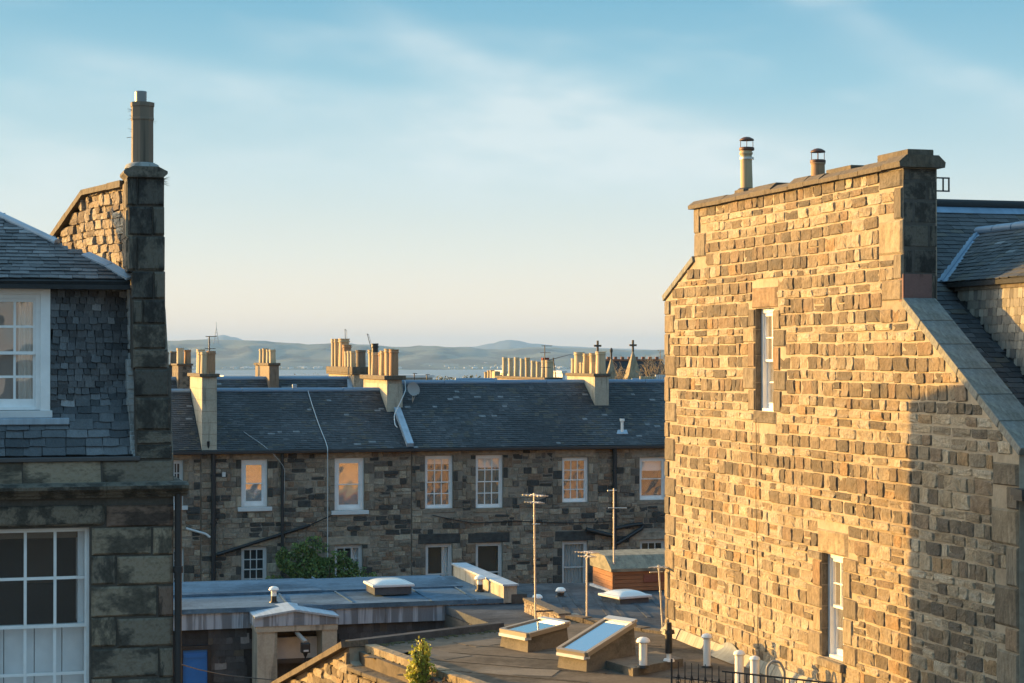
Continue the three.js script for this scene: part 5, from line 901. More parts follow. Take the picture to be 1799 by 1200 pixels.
// ---- dark felt roof in the middle with timber hut
{
  const y = EYE - 6.45, h = thing('felt_roof_block', 'low block with dark patchy felt roof between the parapet and the sunlit gable', 'building', [12, 0, -48]);
  const a = atY(690, 1028, y), b = atY(1000, 1024, y), c = atY(1200, 1030, y), d = atY(1190, 1108, y), e = atY(900, 1110, y), g = atY(905, 1060, y);
  { // a gently uneven sheet
    const poly = [a, b, c.clone().setX(c.x + 3), d.clone().setX(d.x + 3), e], P2 = poly.map((p) => [p.x, p.z]); part('flat_roof', slab(poly, 0.2), M.feltDark, h);
    const R = rng(3); for (let k = 0; k < 7; k++) { const p0 = atY(930 + 30 * k + 20 * R(), 1032 + 4 * R(), y), p1 = atY(960 + 34 * k + 20 * R(), 1085 + 6 * R(), y); new Bag().bar(p0.setY(y + 0.004), p1.setY(y + 0.004), 0.12, 0.016).build('seam', M.feltDark, h); }
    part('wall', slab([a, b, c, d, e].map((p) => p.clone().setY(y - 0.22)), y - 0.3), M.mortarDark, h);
  }
  // timber hut with felt roof
  const hb = atY(1085, 1040, y), dF = -hb.z, f = facing(dF), x0 = f.px(1076, 1010).s, x1 = x0 + 3.6, hut = thing('timber_hut', 'small orange-brown timber hut with felt roof on the dark flat roof', 'hut', [x0 + 1.8, y, -dF - 1]);
  const yt = f.px(1085, 1004).t, yr = f.px(1085, 985).t, back = 1.7;
  { const n = 5; for (let k = 0; k < n; k++) part('board', boxIn(f, x0, x1, lerp(y + 0.02, yt, k / n) + 0.004, lerp(y + 0.02, yt, (k + 1) / n) - 0.004, -0.03, 0.006 * (k % 2)), M.wood, hut);
    const fw = facingWest(x0); for (let k = 0; k < n; k++) part('board', boxIn(fw, -dF - back, -dF - 0.032, lerp(y + 0.02, yt + 0.1, k / n) + 0.004, lerp(y + 0.02, yt + 0.1, (k + 1) / n) - 0.004, -0.03, 0.004), M.wood, hut);
    part('hatch', boxIn(f, x0 + 0.9, x0 + 1.75, y + 0.25, yt - 0.1, 0.0, 0.02), mat(0.24, 0.09, 0.06, { map: T.wood }), hut);
    const prof = [[-dF - back - 0.1, yt], [-dF + 0.06, yt], [-dF + 0.06, yt + 0.08], [-dF - 0.5, yr + 0.1], [-dF - back - 0.1, yr + 0.12]]; part('felt_roof', plate(facingWest(x0 - 0.06), prof, [], -3.7, 0), mat(0.25, 0.24, 0.19, { map: T.felt }), hut);
    part('kerb', boxIn(fw, -dF - back, -dF, y, y + 0.06, 0.002, 0.1), M.whiteOld, hut);
    part('back_boards', boxIn(facing(dF + back), x0 + 0.03, x1, y, yt + 0.05, 0, 0.03), M.wood, hut); }
  { const p = atY(1098, 1056, y); domeLight('pale domed rooflight on the dark roof in front of the timber hut', p, 0.9, 0.9, 0.13, 0.25); }
  { roofVent('squat white-capped vent on the dark felt roof', atY(985, 1048, y), 0.09, 0.26, { cap: 1.6, dark: 0.45 }); }
  { roofVent('white-capped vent near the lit brick wall behind the tall aerial', atY(944, 1062, y), 0.09, 0.28, { cap: 1.6, dark: 0.2 }); }
  // small wall that catches the sun, with two stubs
  { const p0 = atY(921, 1095, y - 0.3), fw = facingWest(p0.x), T0 = fw.px(921, 1054), T1 = fw.px(984, 1082), w = thing('low_brick_wall', 'short sloping brick wall catching the sun beside the dark pier', 'wall', [p0.x, y - 1.2, T0.s]);
    const poly = [[T0.s, y - 1.5], [T1.s, y - 1.5], [T1.s, T1.t], [T0.s, T0.t]]; part('wall_core', plate(fw, poly, [], -0.25, -0.01), M.mortarGrey, w);
    lay('brick', w, fw, rubbleCourses(poly, [], { seed: 7, h0: 0.09, h1: 0.1, w0: 0.22, w1: 0.26, gap: 0.014, pal: PAL.rubble, units: DRESSED, proud: 0.01, split: 0, t0: y - 0.9 }), PAL.rubble, 150);
    new Bag().bar(fw.at(T0.s, T0.t + 0.03, -0.12), fw.at(T1.s, T1.t + 0.03, -0.12), 0.32, 0.06).build('coping', M.coping, w);
    part('pier', boxIn(facing(-T1.s), p0.x + 0.0, p0.x + 0.5, y - 1.5, T1.t + 0.02, -0.3, 0.02), M.mortarGrey, w); }
}
// ---- near flat roof with rooflights, and its rubble gable
{
  const y = EYE - 5.08, h = thing('near_flat_roof', 'near building with brown felt flat roof and sunlit rubble parapet gable', 'building', [9.5, 0, -32]);
  const P1 = atY(609, 1131, y + 0.14), P2 = atY(800, 1199, y + 0.14), dir = P2.clone().sub(P1).setY(0).normalize();
  const fG = new Frame(V(P1.x, 0, P1.z), dir, V(0, 1, 0));         // face of the gable, towards the sun
  const a = atY(612, 1137, y), b = atY(880, 1104, y), c = atY(1001, 1089, y), d = V(WX - 0.01, y, atX(1172, 1113, WX).z), n1 = V(WX - 0.01, y, -22), n2 = P1.clone().addScaledVector(dir, 10).setY(y);
  part('flat_roof', slab([a, b, c, d, n1, n2].map((p) => p.clone()), 0.25), M.felt, h);
  { const R = rng(6); for (let k = 0; k < 6; k++) { const s = atY(700 + 30 * k, 1185 - 13 * k, y), e = atY(1000 + 32 * k, 1215 - 16 * k, y); new Bag().bar(s.setY(y + 0.003), e.setY(y + 0.003), 0.09, 0.014).build('felt_lap', M.felt, h); } }
  { // patches of newer felt and a gritty puddle stain or two
    const R = rng(16); for (const [u, v, w, l, t] of [[760, 1150, 1.1, 0.7, 0.3], [850, 1128, 0.8, 0.9, 0.5], [905, 1180, 1.3, 0.6, -0.2], [1085, 1120, 0.7, 0.6, 0.2], [1225, 1190, 0.9, 0.7, 0.4], [690, 1150, 0.5, 0.9, 0.1]]) { const p = atY(u, v, y), a2 = 0.7 + t, ex = V(Math.cos(a2), 0, Math.sin(a2)), ez = V(-ex.z, 0, ex.x), j = () => 0.12 * (R() - 0.5); part('felt_patch', slab([[-1, -1], [1, -1], [1, 1], [-1, 1]].map(([q, z]) => p.clone().addScaledVector(ex, q * w / 2 + j()).addScaledVector(ez, z * l / 2 + j()).setY(y + 0.006)), 0.01), R() < 0.5 ? mat(0.125, 0.112, 0.097, { map: T.felt, scale: 0.5 }) : mat(0.2, 0.176, 0.147, { map: T.felt, scale: 0.4 }), h); } }
  const kerb = (p, q, w, hh, m, name) => new Bag().bar(p.clone().setY(y + hh / 2 - 0.02), q.clone().setY(y + hh / 2 - 0.02), w, hh + 0.04).build(name, m, h);
  kerb(a, b, 0.18, 0.12, M.feltDark, 'kerb'); kerb(b, c, 0.2, 0.05, M.felt, 'kerb');  // left kerb in darker felt: shade of its near face put into colour
  { const N = 5; for (let k = 0; k < N; k++) kerb(c.clone().lerp(d, k / N), c.clone().lerp(d, (k + 1) / N - 0.01), 0.26, 0.1 - 0.012 * k, M.coping, 'coping_stone'); }
  { // moss and grit gathered along the kerbs
    const R = rng(55), mo = new Bag(), disc = new THREE.SphereGeometry(1, 7, 4); const along = (p, q, n, w) => { for (let k = 0; k < n; k++) { const t = R(), m = p.clone().lerp(q, t); m.x += w * (R() - 0.2); m.z += w * (0.2 + R()); const s = 0.02 + 0.05 * R() * R(); mo.add(disc, new THREE.Matrix4().compose(V(m.x, y + 0.004, m.z), new THREE.Quaternion().setFromAxisAngle(V(0, 1, 0), R() * 6), V(s, 0.008 + 0.012 * R(), s * (0.5 + R())))); } };
    along(a, b, 140, 0.25); along(c, d, 90, 0.22); along(P1.clone().add(V(0.4, 0, 0.2)), P2.clone().add(V(0.35, 0, 0)), 160, 0.2); mo.build('moss', mat(0.10, 0.10, 0.045, { map: T.felt }), h, 'stuff'); }
  // walls below
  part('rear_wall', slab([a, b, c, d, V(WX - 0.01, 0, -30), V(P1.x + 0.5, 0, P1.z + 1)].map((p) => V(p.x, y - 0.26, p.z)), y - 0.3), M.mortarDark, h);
  // gable face: from the far low end up to P1, level along the parapet
  const lowS = fG.px(470, 1211).s, lowT = fG.px(470, 1211).t, topT = P1.y, g = sub('gable', h), R = rng(17);
  const outline = [[lowS, 2], [9, 2], [9, topT - 0.42], [0.35, topT - 0.42], [0.05, topT - 0.3], [0, topT - 0.05], [lowS, lowT]];
  part('gable_core', plate(fG, outline, [], -0.42, -0.045), M.mortar, g);
  lay('rubble_stone', g, fG, rubbleCourses([[lowS + 0.02, 6], [9, 6], [9, topT - 0.42], [0.35, topT - 0.42], [0, topT - 0.12], [lowS + 0.02, lowT - 0.06]], [], { seed: 19, h0: 0.12, h1: 0.28, w0: 0.14, w1: 0.44, gap: -0.02, pal: PAL.gable, units: ROUGH, proud: 0.05, split: 0.35, t0: topT - 2.6, wave: 0.1 }), PAL.gable, 300);
  for (let k = 0; k < 5; k++) { const s0 = lerp(0.02, lowS, k / 5), s1 = lerp(0.02, lowS, (k + 1) / 5) + 0.008, t0 = lerp(topT, lowT, k / 5), t1 = lerp(topT, lowT, (k + 1) / 5); new Bag().bar(fG.at(s0, t0, -0.14), fG.at(s1, t1, -0.14), 0.5, 0.09 + 0.02 * R()).build('skew_stone', M.coping, g); }
  { let s = 0.1; while (s < 8) { const w = 0.45 + 0.3 * R(); part('parapet_stone', boxIn(fG, s, s + w - 0.01, topT - 0.36, topT - 0.02 + 0.015 * R(), -0.5, -0.3 + 0.01 * R(), 0.012), PAL.gableDressed.mats[3], g); part('ledge_stone', boxIn(fG, s + 0.06, s + 0.06 + w - 0.012, topT - 0.43, topT - 0.36 + 0.02 * R(), -0.34, 0.06 + 0.02 * R(), 0.02), M.coping, g); s += w; } }
  part('near_wall', boxIn(fG, 8.9, 9.2, 0, topT - 0.4, -5, -0.43), M.mortar, g);

  // rooflights
  const skylight = (label, FL, FR, BR, hf, hb, inset) => {
    const p = [FL, FR, BR].map(([u, v]) => atY(u, v, y)), BL = p[0].clone().add(p[2]).sub(p[1]), base = [p[0], p[1], p[2], BL], c0 = base.reduce((q, e) => q.add(e), V()).divideScalar(4), t = thing('rooflight', label, 'rooflight', c0.toArray(), 'sloping rooflights');
    const top = base.map((q, i) => q.clone().lerp(c0, inset).setY(y + (i < 2 ? hf : hb))), pos = [], quad = (A, B, C, D) => pos.push(...A, ...B, ...C, ...A, ...C, ...D);
    const L = (q) => q.toArray(); for (let i = 0; i < 4; i++) { const j = (i + 1) % 4; quad(L(base[i].clone().setY(y - 0.02)), L(base[j].clone().setY(y - 0.02)), L(top[j]), L(top[i])); } quad(...top.map(L));
    const gg = new THREE.BufferGeometry(); gg.setAttribute('position', new THREE.Float32BufferAttribute(pos, 3)); gg.computeVertexNormals(); part('upstand', withUV(gg), mat(0.19, 0.17, 0.138, { map: T.felt, scale: 0.5 }), t);
    const n = top[1].clone().sub(top[0]).cross(top[3].clone().sub(top[0])).normalize(); if (n.y < 0) n.negate();
    const cen = top.reduce((q, e) => q.add(e), V()).divideScalar(4), ring = (k, e) => top.map((q) => q.clone().lerp(cen, k).addScaledVector(n, e));
    const o = ring(-0.03, 0.03); { const bb = new Bag(); for (let i = 0; i < 4; i++) bb.bar(o[i], o[(i + 1) % 4], 0.075, 0.075, n); bb.build('frame', mat(0.27, 0.235, 0.185, { roughness: 0.5, metalness: 0.15 }), t); }
    part('glass', slab(ring(0.05, 0.045), 0.02, n), new THREE.MeshPhysicalMaterial({ color: 0xb8c6d0, roughness: 0.04, metalness: 0.9, ior: 1.9 }), t);
    { const bb = new Bag(); bb.bar(top[0].clone().lerp(base[0], 0.12), top[1].clone().lerp(base[1], 0.12), 0.14, 0.05, V(0, 1, 0)); bb.build('sill_flashing', M.whiteOld, t); const hd = new Bag(); hd.bar(o[2].clone().addScaledVector(n, 0.03), o[3].clone().addScaledVector(n, 0.03), 0.13, 0.05, n); hd.build('hood', M.aluminium, t); }
    return t;
  };
  skylight('low rooflight with blue glass, farther one on the brown felt roof', [878, 1136], [927, 1146], [1000, 1133], 0.26, 0.33, 0.07);
  skylight('steep rooflight with blue glass beside the white mushroom vent', [979, 1172], [1030, 1181], [1118, 1164], 0.26, 0.62, 0.06);
  { // felt-covered plinth beside the rooflight
    const q = [[1064, 1174], [1112, 1188], [1200, 1170]].map(([u, v]) => atY(u, v, y)); q.push(q[0].clone().add(q[2]).sub(q[1])); part('plinth', slab(q.map((p) => p.setY(y + 0.13)), 0.15), mat(0.21, 0.185, 0.15, { map: T.felt, scale: 0.4 }), h); }
  roofVent('white mushroom vent on the felt plinth by the steep rooflight', atY(1130, 1171, y + 0.13), 0.066, 0.48, { lower: M.blackPlastic, dark: 0.06, cap: 1.75 });
  { const p = atY(1175, 1160, y + 0.13), t = thing('boiler_flue', 'black upright boiler flue at the foot of the sunlit gable', 'flue', p.toArray()); new Bag().rod(p.clone(), p.clone().add(V(0, 0.16, 0)), 0.04).build('white_base', M.plastic, t); new Bag().rod(p.clone().add(V(0, 0.12, 0)), p.clone().add(V(0, 0.5, 0)), 0.062).rod(p.clone().add(V(0, 0.44, 0)), p.clone().add(V(0, 0.5, 0)), 0.1, 0.09, 14).rod(p.clone().add(V(0, 0.5, 0)), p.clone().add(V(0, 0.62, 0)), 0.055, 0.05).build('flue', M.blackPlastic, t); new Bag().rod(p.clone().add(V(0, -0.01, 0)), p.clone().add(V(0, 0.03, 0)), 0.1, 0.08, 14).build('collar', M.plastic, t); }
  roofVent('slim white vent pipe before the gable wall, right of the black flue', atY(1242, 1172, y), 0.06, 0.56, { dark: 0, cap: 1.6 });
  roofVent('white pipe with dark cap behind the railing, nearer the lead flashing', atY(1299, 1205, y), 0.07, 0.56, { dark: 0, cap: 1.35 });
  roofVent('white pipe with dark cap behind the railing, beside a bent grey pipe', atY(1326, 1216, y), 0.07, 0.56, { dark: 0, cap: 1.2 });
  { const p = atY(1348, 1222, y), t = thing('bent_pipe', 'bent grey pipe looping up behind the railing', 'pipe', p.toArray()); new Bag().tube([p, p.clone().add(V(0, 0.42, 0)), p.clone().add(V(0.08, 0.52, 0.02)), p.clone().add(V(0.18, 0.5, 0.05)), p.clone().add(V(0.25, 0.36, 0.06)), p.clone().add(V(0.25, 0, 0.06))], 0.022, 8, 30).build('pipe', mat(0.3, 0.29, 0.27, { roughness: 0.5 }), t); }
  { const z = atX(1285, 1150, WX).z, p = V(WX - 0.1, y, z), t = thing('lead_saddle', 'lead saddle flashing at the foot of the gable wall, with shadow put into its grey-blue colour', 'flashing', p.toArray()); const g2 = new THREE.PlaneGeometry(1, 1, 12, 6), q = g2.attributes.position; for (let i = 0; i < q.count; i++) { const a2 = q.getX(i) + 0.5, b2 = q.getY(i) + 0.5; q.setXYZ(i, WX - 0.03 - 0.22 * (1 - b2) ** 2 , y + 0.02 + 0.26 * b2 * Math.sin(Math.PI * clamp(a2)), z + 1.3 * (a2 - 0.5)); } g2.computeVertexNormals(); part('sheet', g2, mat(0.17, 0.21, 0.25, { map: T.lead, roughness: 0.7, side: THREE.DoubleSide }), t); }  // sheet colour darkened to carry the curved blue-grey shadow here
  // wrought iron railing
  { const A = atD(1180, 1168, 26.2), B = atD(1490, 1204, 24), yt = (A.y + B.y) / 2; A.y = B.y = yt; const t = thing('iron_railing', 'black wrought iron railing with twisted balusters along the roof edge', 'railing', [A.x, y, A.z]), N = 25, dv = B.clone().sub(A);
    new Bag().bar(A.clone().addScaledVector(dv, 0.3), B, 0.03, 0.02).build('top_rail', M.iron, t); new Bag().bar(A.clone().setY(y + 0.1), B.clone().setY(y + 0.1), 0.03, 0.02).build('bottom_rail', M.iron, t); new Bag().bar(A.clone().setY(yt - 0.16), B.clone().setY(yt - 0.16), 0.02, 0.015).build('middle_rail', M.iron, t);
    for (let k = 0; k <= N; k++) { const p = A.clone().addScaledVector(dv, k / N), up = k < 8 ? 0.07 : 0, b2 = new Bag(); b2.rod(p.clone().setY(y), p.clone().setY(yt + up), 0.0095, 0.007, 6); if (k % 2) { for (let j = 0; j < 4; j++) { const pts = []; for (let i = 0; i <= 8; i++) { const tt = i / 8, an = j * Math.PI / 2 + tt * 3.6, r = 0.032 * Math.sin(Math.PI * tt); pts.push(V(p.x + r * Math.cos(an), yt - 0.32 + 0.22 * tt, p.z + r * Math.sin(an))); } b2.tube(pts, 0.005, 4, 14); } } else b2.add(new THREE.SphereGeometry(0.016, 6, 5), new THREE.Matrix4().makeTranslation(p.x, yt - 0.14, p.z)); b2.build('baluster', M.iron, t); }
    const S = A.clone().setY(y), post = new Bag().rod(S, A.clone().setY(yt + 0.1), 0.016); post.build('end_post', M.iron, t); }
  // sapling rooted in the ledge
  { const p = fG.at(fG.px(737, 1188, -0.05).s, topT - 0.35, -0.08), t = thing('sapling', 'yellow-green sapling growing out of the rubble parapet ledge', 'sapling', p.toArray()), R2 = rng(77), st = new Bag(), fo = new Bag();
    const leaf = new THREE.BufferGeometry(); leaf.setAttribute('position', new THREE.Float32BufferAttribute([0, -0.5, 0, 0.4, 0, 0.08, 0, 0.5, 0, 0, -0.5, 0, 0, 0.5, 0, -0.4, 0, 0.08], 3)); leaf.computeVertexNormals(); leaf.setAttribute('uv', new THREE.Float32BufferAttribute(new Float32Array(12), 2));
    const cols = [[0.46, 0.50, 0.06], [0.56, 0.56, 0.08], [0.36, 0.42, 0.06], [0.62, 0.58, 0.1]].map((q) => new THREE.Color().setRGB(...q)), H = 0.84;
    for (let k = 0; k < 46; k++) {
      const a2 = R2() * 6.28, hh = H * (0.3 + 0.7 * R2() ** 0.9) * (k === 0 ? 1.05 : 1), sp = 0.3 * (1 - 0.86 * hh / H) + 0.02, tip = p.clone().add(V(Math.cos(a2) * sp * (k ? 1 : 0.1) + 0.05 * (R2() - 0.5), k ? hh : H, Math.sin(a2) * sp)), mid = p.clone().lerp(tip, 0.5).add(V(0.08 * (R2() - 0.5), -0.02, 0.05)), pts = [p, mid, tip]; st.tube(pts, 0.005, 4, 6);
      const cv = new THREE.CatmullRomCurve3(pts); for (let j = 0; j < 34; j++) { const q = cv.getPoint(0.22 + 0.78 * R2()), s = 0.042 + 0.026 * R2(); fo.add(leaf, new THREE.Matrix4().compose(q.add(V(0.09 * (R2() - 0.5), 0.05 * (R2() - 0.3), 0.09 * (R2() - 0.5))), new THREE.Quaternion().setFromEuler(new THREE.Euler(R2() * 6, R2() * 6, R2() * 6)), V(s, s * 1.35, s)), cols[Math.floor(R2() * 4)]); }
    }
    st.build('stem', mat(0.12, 0.09, 0.04), t); fo.build('foliage', new THREE.MeshPhysicalMaterial({ vertexColors: true, roughness: 0.8, transmission: 0.45, thickness: 0, side: THREE.DoubleSide }), t);
    const q = fG.at(fG.px(765, 1190, -0.05).s, topT - 0.35, -0.1), t2 = thing('dry_weeds', 'brown dry weeds beside the sapling on the parapet ledge', 'weeds', q.toArray()), w = new Bag(), wl = new Bag();
    for (let k = 0; k < 26; k++) { const e = q.clone().add(V(0.34 * (R2() - 0.5), 0.1 + 0.2 * R2(), 0.3 * (R2() - 0.5))); w.tube([q.clone().add(V(0.1 * (R2() - 0.5), 0, 0.1 * (R2() - 0.5))), q.clone().lerp(e, 0.6).add(V(0, 0.03, 0)), e], 0.004, 4, 5); for (let j = 0; j < 9; j++) wl.add(leaf, new THREE.Matrix4().compose(e.clone().add(V(0.08 * (R2() - 0.5), -0.1 * R2(), 0.08 * (R2() - 0.5))), new THREE.Quaternion().setFromEuler(new THREE.Euler(R2() * 6, R2() * 6, R2() * 6)), V(0.03, 0.035, 0.03)), null); }
    w.build('stem', mat(0.12, 0.08, 0.05), t2); wl.build('foliage', mat(0.11, 0.06, 0.035, { side: THREE.DoubleSide }), t2); }
  // aerials on and behind the roof
  const ap = (u, v, yy) => atY(u, v, yy);
  { const p = ap(941, 1092, y), top = atD(938, 866, -p.z); aerial('tallest aerial, jointed pole with spread antenna rods, behind the low rooflight', p, top.y - p.y, { lean: -0.013, arrays: [[0.985, 0.5, 5, 0.17, 1.35], [0.93, 0.4, 4, 0.15, 1.5], [0.76, 0.16, 1, 0.12, 0.4]], group: 'roof aerials', bracket: 0.2 }); }
  { const p = ap(1031, 1091, y), top = atD(1032, 968, -p.z); aerial('medium aerial with comb antenna standing at the coping strip', p, top.y - p.y, { arrays: [[0.99, 0.4, 5, 0.19, 1.4], [0.93, 0.3, 4, 0.14, 1.4]], group: 'roof aerials' }); }
  { const p = ap(1165, 1113, y), top = atD(1157, 992, -p.z); aerial('leaning aerial close to the edge of the sunlit gable', p, top.y - p.y, { lean: (top.x - p.x) / (top.y - p.y), arrays: [[0.97, 0.3, 4, 0.2, 0.9], [0.9, 0.28, 1, 0.02, 3.0]], group: 'roof aerials' }); }
  { const p = ap(1076, 1038, EYE - 6.45), top = atD(1075, 857, -p.z); p.z += 0.12; aerial('slim aerial pole fixed to the corner of the timber hut', p, top.y - p.y, { r: 0.024, arrays: [[0.98, 0.3, 1, 0.08, 2.9], [0.81, 0.5, 2, 0.1, 0.35]], group: 'roof aerials' }); }
}

// ---------------------------------------------------------------- ground, firth, hills and the town beyond
const SEA = EYE - 68;
{
  // land: level round the houses, falling to the shore
  const g = new THREE.PlaneGeometry(1, 1, 60, 80), p = g.attributes.position;
  for (let i = 0; i < p.count; i++) { const a = p.getX(i) * 2, b = p.getY(i) + 0.5, x = Math.sign(a) * a * a * 14000, z = 3000 - (b ** 2) * 9500; const r = Math.max(0, -z - 150); p.setXYZ(i, x, -Math.min(1, r / 5500) * 66 - (r > 5600 ? 20 : 0), z); }
  g.computeVertexNormals(); structure('ground', withUV(g), mat(0.12, 0.11, 0.09, { map: T.felt, scale: 0.05 }), 'ground of streets and yards falling towards the firth', 'ground');
  const w = new THREE.PlaneGeometry(60000, 26000); w.rotateX(-Math.PI / 2); w.translate(0, SEA, -17000); structure('sea', w, mat(0.14, 0.20, 0.24, { roughness: 0.65 }), 'pale blue firth below the far hills', 'water');
  // hills: crest profiles read along the horizon, given real depth
  const az = (u) => Math.atan((u - 899.5) / FOCAL) + YAW;
  const hills = (name, label, D0, D, D1, prof, col, seed, rough) => {
    const nx = 220, ny = 26, gg = new THREE.PlaneGeometry(1, 1, nx, ny), q = gg.attributes.position, u0 = prof[0][0], u1 = prof[prof.length - 1][0];
    for (let i = 0; i < q.count; i++) {
      const u = lerp(u0, u1, q.getX(i) + 0.5), t = q.getY(i) + 0.5; let k = 0; while (k < prof.length - 2 && u > prof[k + 1][0]) k++;
      const tt = clamp((u - prof[k][0]) / (prof[k + 1][0] - prof[k][0])), ts = tt * tt * (3 - 2 * tt), v = lerp(prof[k][1], prof[k + 1][1], ts), crest = EYE + (628 - v) / FOCAL * D - SEA;
      const d = t < 0.72 ? lerp(D0, D, t / 0.72) : lerp(D, D1, (t - 0.72) / 0.28), e = t < 0.72 ? (t / 0.72) : 1 - ((t - 0.72) / 0.28) ** 2;
      const bump = t > 0.02 && t < 0.7 ? (fbm(u / 40, t * 7, 4096, 64, 5, seed) - 0.5) * rough * Math.sin(Math.PI * t / 0.72) : (t >= 0.7 ? (fbm(u / 14, 3, 4096, 64, 4, seed + 5) - 0.5) * rough * 0.1 : 0);
      const a = az(u); q.setXYZ(i, d * Math.tan(a), SEA - 2 + Math.max(0, (crest + bump) * (0.12 * Math.min(1, e * 6) + 0.88 * e ** 1.15)), -d);
    }
    gg.computeVertexNormals(); return structure(name, withUV(gg), mat(...col, { map: T.fields, scale: 0.0004 }), label, 'hills');
  };
  hills('hills', 'long wooded hills across the firth', 10300, 13200, 15000, [[-900, 600], [-300, 596], [100, 602], [300, 598], [360, 596], [430, 596.5], [500, 601], [560, 604], [600, 601.5], [650, 605], [700, 609], [740, 606], [800, 608], [870, 612], [950, 609], [1050, 611], [1120, 614], [1200, 612], [1500, 606], [2400, 612]], [0.085, 0.11, 0.09], 300, 130);
  hills('hills', 'faint distant hill with a rounded peak', 21000, 26000, 29000, [[600, 626], [760, 615], [830, 608], [865, 602], [880, 597.5], [895, 595.5], [910, 597], [935, 602], [990, 607], [1080, 611], [1200, 615], [1500, 626]], [0.05, 0.07, 0.07], 340, 60);
  hills('hills', 'faint round hill behind the transmitter mast', 24000, 28000, 30000, [[280, 622], [350, 600], [375, 591], [392, 588], [410, 592], [440, 600], [520, 620]], [0.05, 0.07, 0.07], 360, 30);
  { // pale houses of the town on the far shore: too small to count
    const R = rng(4), b = new Bag(), bx = withUV(new THREE.BoxGeometry(1, 1, 1)); for (let k = 0; k < 260; k++) { const c = [[420, 60], [545, 40], [480, 120], [350, 60], [800, 200], [1000, 120]][k % 6], u = c[0] + c[1] * (R() - 0.5), D = 10420 + 700 * R() ** 2, a = az(u), yy = SEA + 3 + (D - 10420) * 0.045; b.add(bx, new THREE.Matrix4().compose(V(D * Math.tan(a), yy + 4, -D), new THREE.Quaternion(), V(10 + 18 * R(), 9 + 6 * R(), 10)), null); }
    const o = new THREE.Mesh(b.geo(), mat(0.7, 0.68, 0.64)); o.name = 'shore_town'; o.userData = { kind: 'stuff', label: 'specks of pale houses along the far shore', category: 'town' }; scene.add(o); }
  const cal = (u, v, D) => atD(u, v, D);
  { const D = 12800, b0 = cal(380, 604, D), b1 = cal(380, 565, D), t = thing('transmitter_mast', 'thin lattice transmitter mast on the hill crest', 'mast', b0.toArray()), m = new Bag(); for (const s of [-1, 1]) m.rod(V(b0.x + s * 18, b0.y - 12, b0.z), V(b1.x + s * 1.5, lerp(b0.y, b1.y, 0.7), b1.z), 3, 1.6, 5); m.rod(V(b1.x, lerp(b0.y, b1.y, 0.66), b1.z), b1, 2, 1, 5); for (let k = 0.1; k < 0.7; k += 0.14) m.rod(V(b0.x - lerp(18, 2, k / 0.7), lerp(b0.y, b1.y, k), b0.z), V(b0.x + lerp(18, 2, k / 0.7), lerp(b0.y, b1.y, k), b0.z), 1.2, 1.2, 4); m.build('lattice', M.darkSteel, t); }
  for (const [u0, v0, u1, v1, lab] of [[608, 640, 606, 578, 'distant harbour crane jib standing nearly upright'], [660, 640, 645, 586, 'distant harbour crane jib leaning over the clay chimney pots']]) { const D = 3600, b0 = cal(u0, v0, D), b1 = cal(u1, v1, D), t = thing('harbour_crane', lab, 'crane', [b0.x, -42, b0.z], 'harbour cranes'), m = new Bag(); m.rod(b0, b1, 1.1, 0.7, 5); m.rod(b1, b1.clone().add(V(3.4, -2.5, 0)), 0.7, 0.5, 4); m.rod(b0.clone().setY(-44), b0, 2.5, 1.3, 6); m.build('jib', M.darkSteel, t); new Bag().rod(b1.clone().add(V(3.2, -2.4, 0)), b0.clone().add(V(2.5, 2, 0)), 0.35, 0.35, 4).build('stay', M.darkSteel, t); }
}
// houses whose roofs and stacks show over the terrace
function farHouse(label, x0, x1, dE, dR, yE, yR, o = {}) {
  const h = thing('roof_house', label, 'house', [(x0 + x1) / 2, -2, -dR], 'houses behind the terrace'), f = facing(dE);
  part('wall', boxIn(f, x0, x1, -2, yE - 0.05, -(dR - dE) * 2, -0.2), o.wall ?? M.mortarGrey, h);
  const roof = sub('roof', h); part('roof_deck', slab([V(x0, yE, -dE), V(x1, yE, -dE), V(x1, yR, -dR), V(x0, yR, -dR)], 0.1), M.slateBed, roof); part('rear_roof', slab([V(x0, yR, -dR), V(x1, yR, -dR), V(x1, yE, -2 * dR + dE), V(x0, yE, -2 * dR + dE)], 0.1), M.slateBed, roof);
  const fr = new Frame(V(0, yE, -dE), V(1, 0, 0), V(0, yR - yE, dE - dR)), LR = Math.hypot(yR - yE, dR - dE); lay('slate', roof, fr, slates(fr, x0, x1, Math.max(0, LR - 2.2), LR - 0.1, { seed: Math.floor(x0 * 7 + 900), w: 0.26, e: 0.17, pal: PAL.slateFar, th: 0.012, tilt: 0.1 }), PAL.slateFar, 0, 'slates');
  new Bag().rod(V(x0, yR + 0.02, -dR), V(x1, yR + 0.02, -dR), 0.12, 0.12, 8).build('ridge_lead', M.lead, roof);
  return h;
}
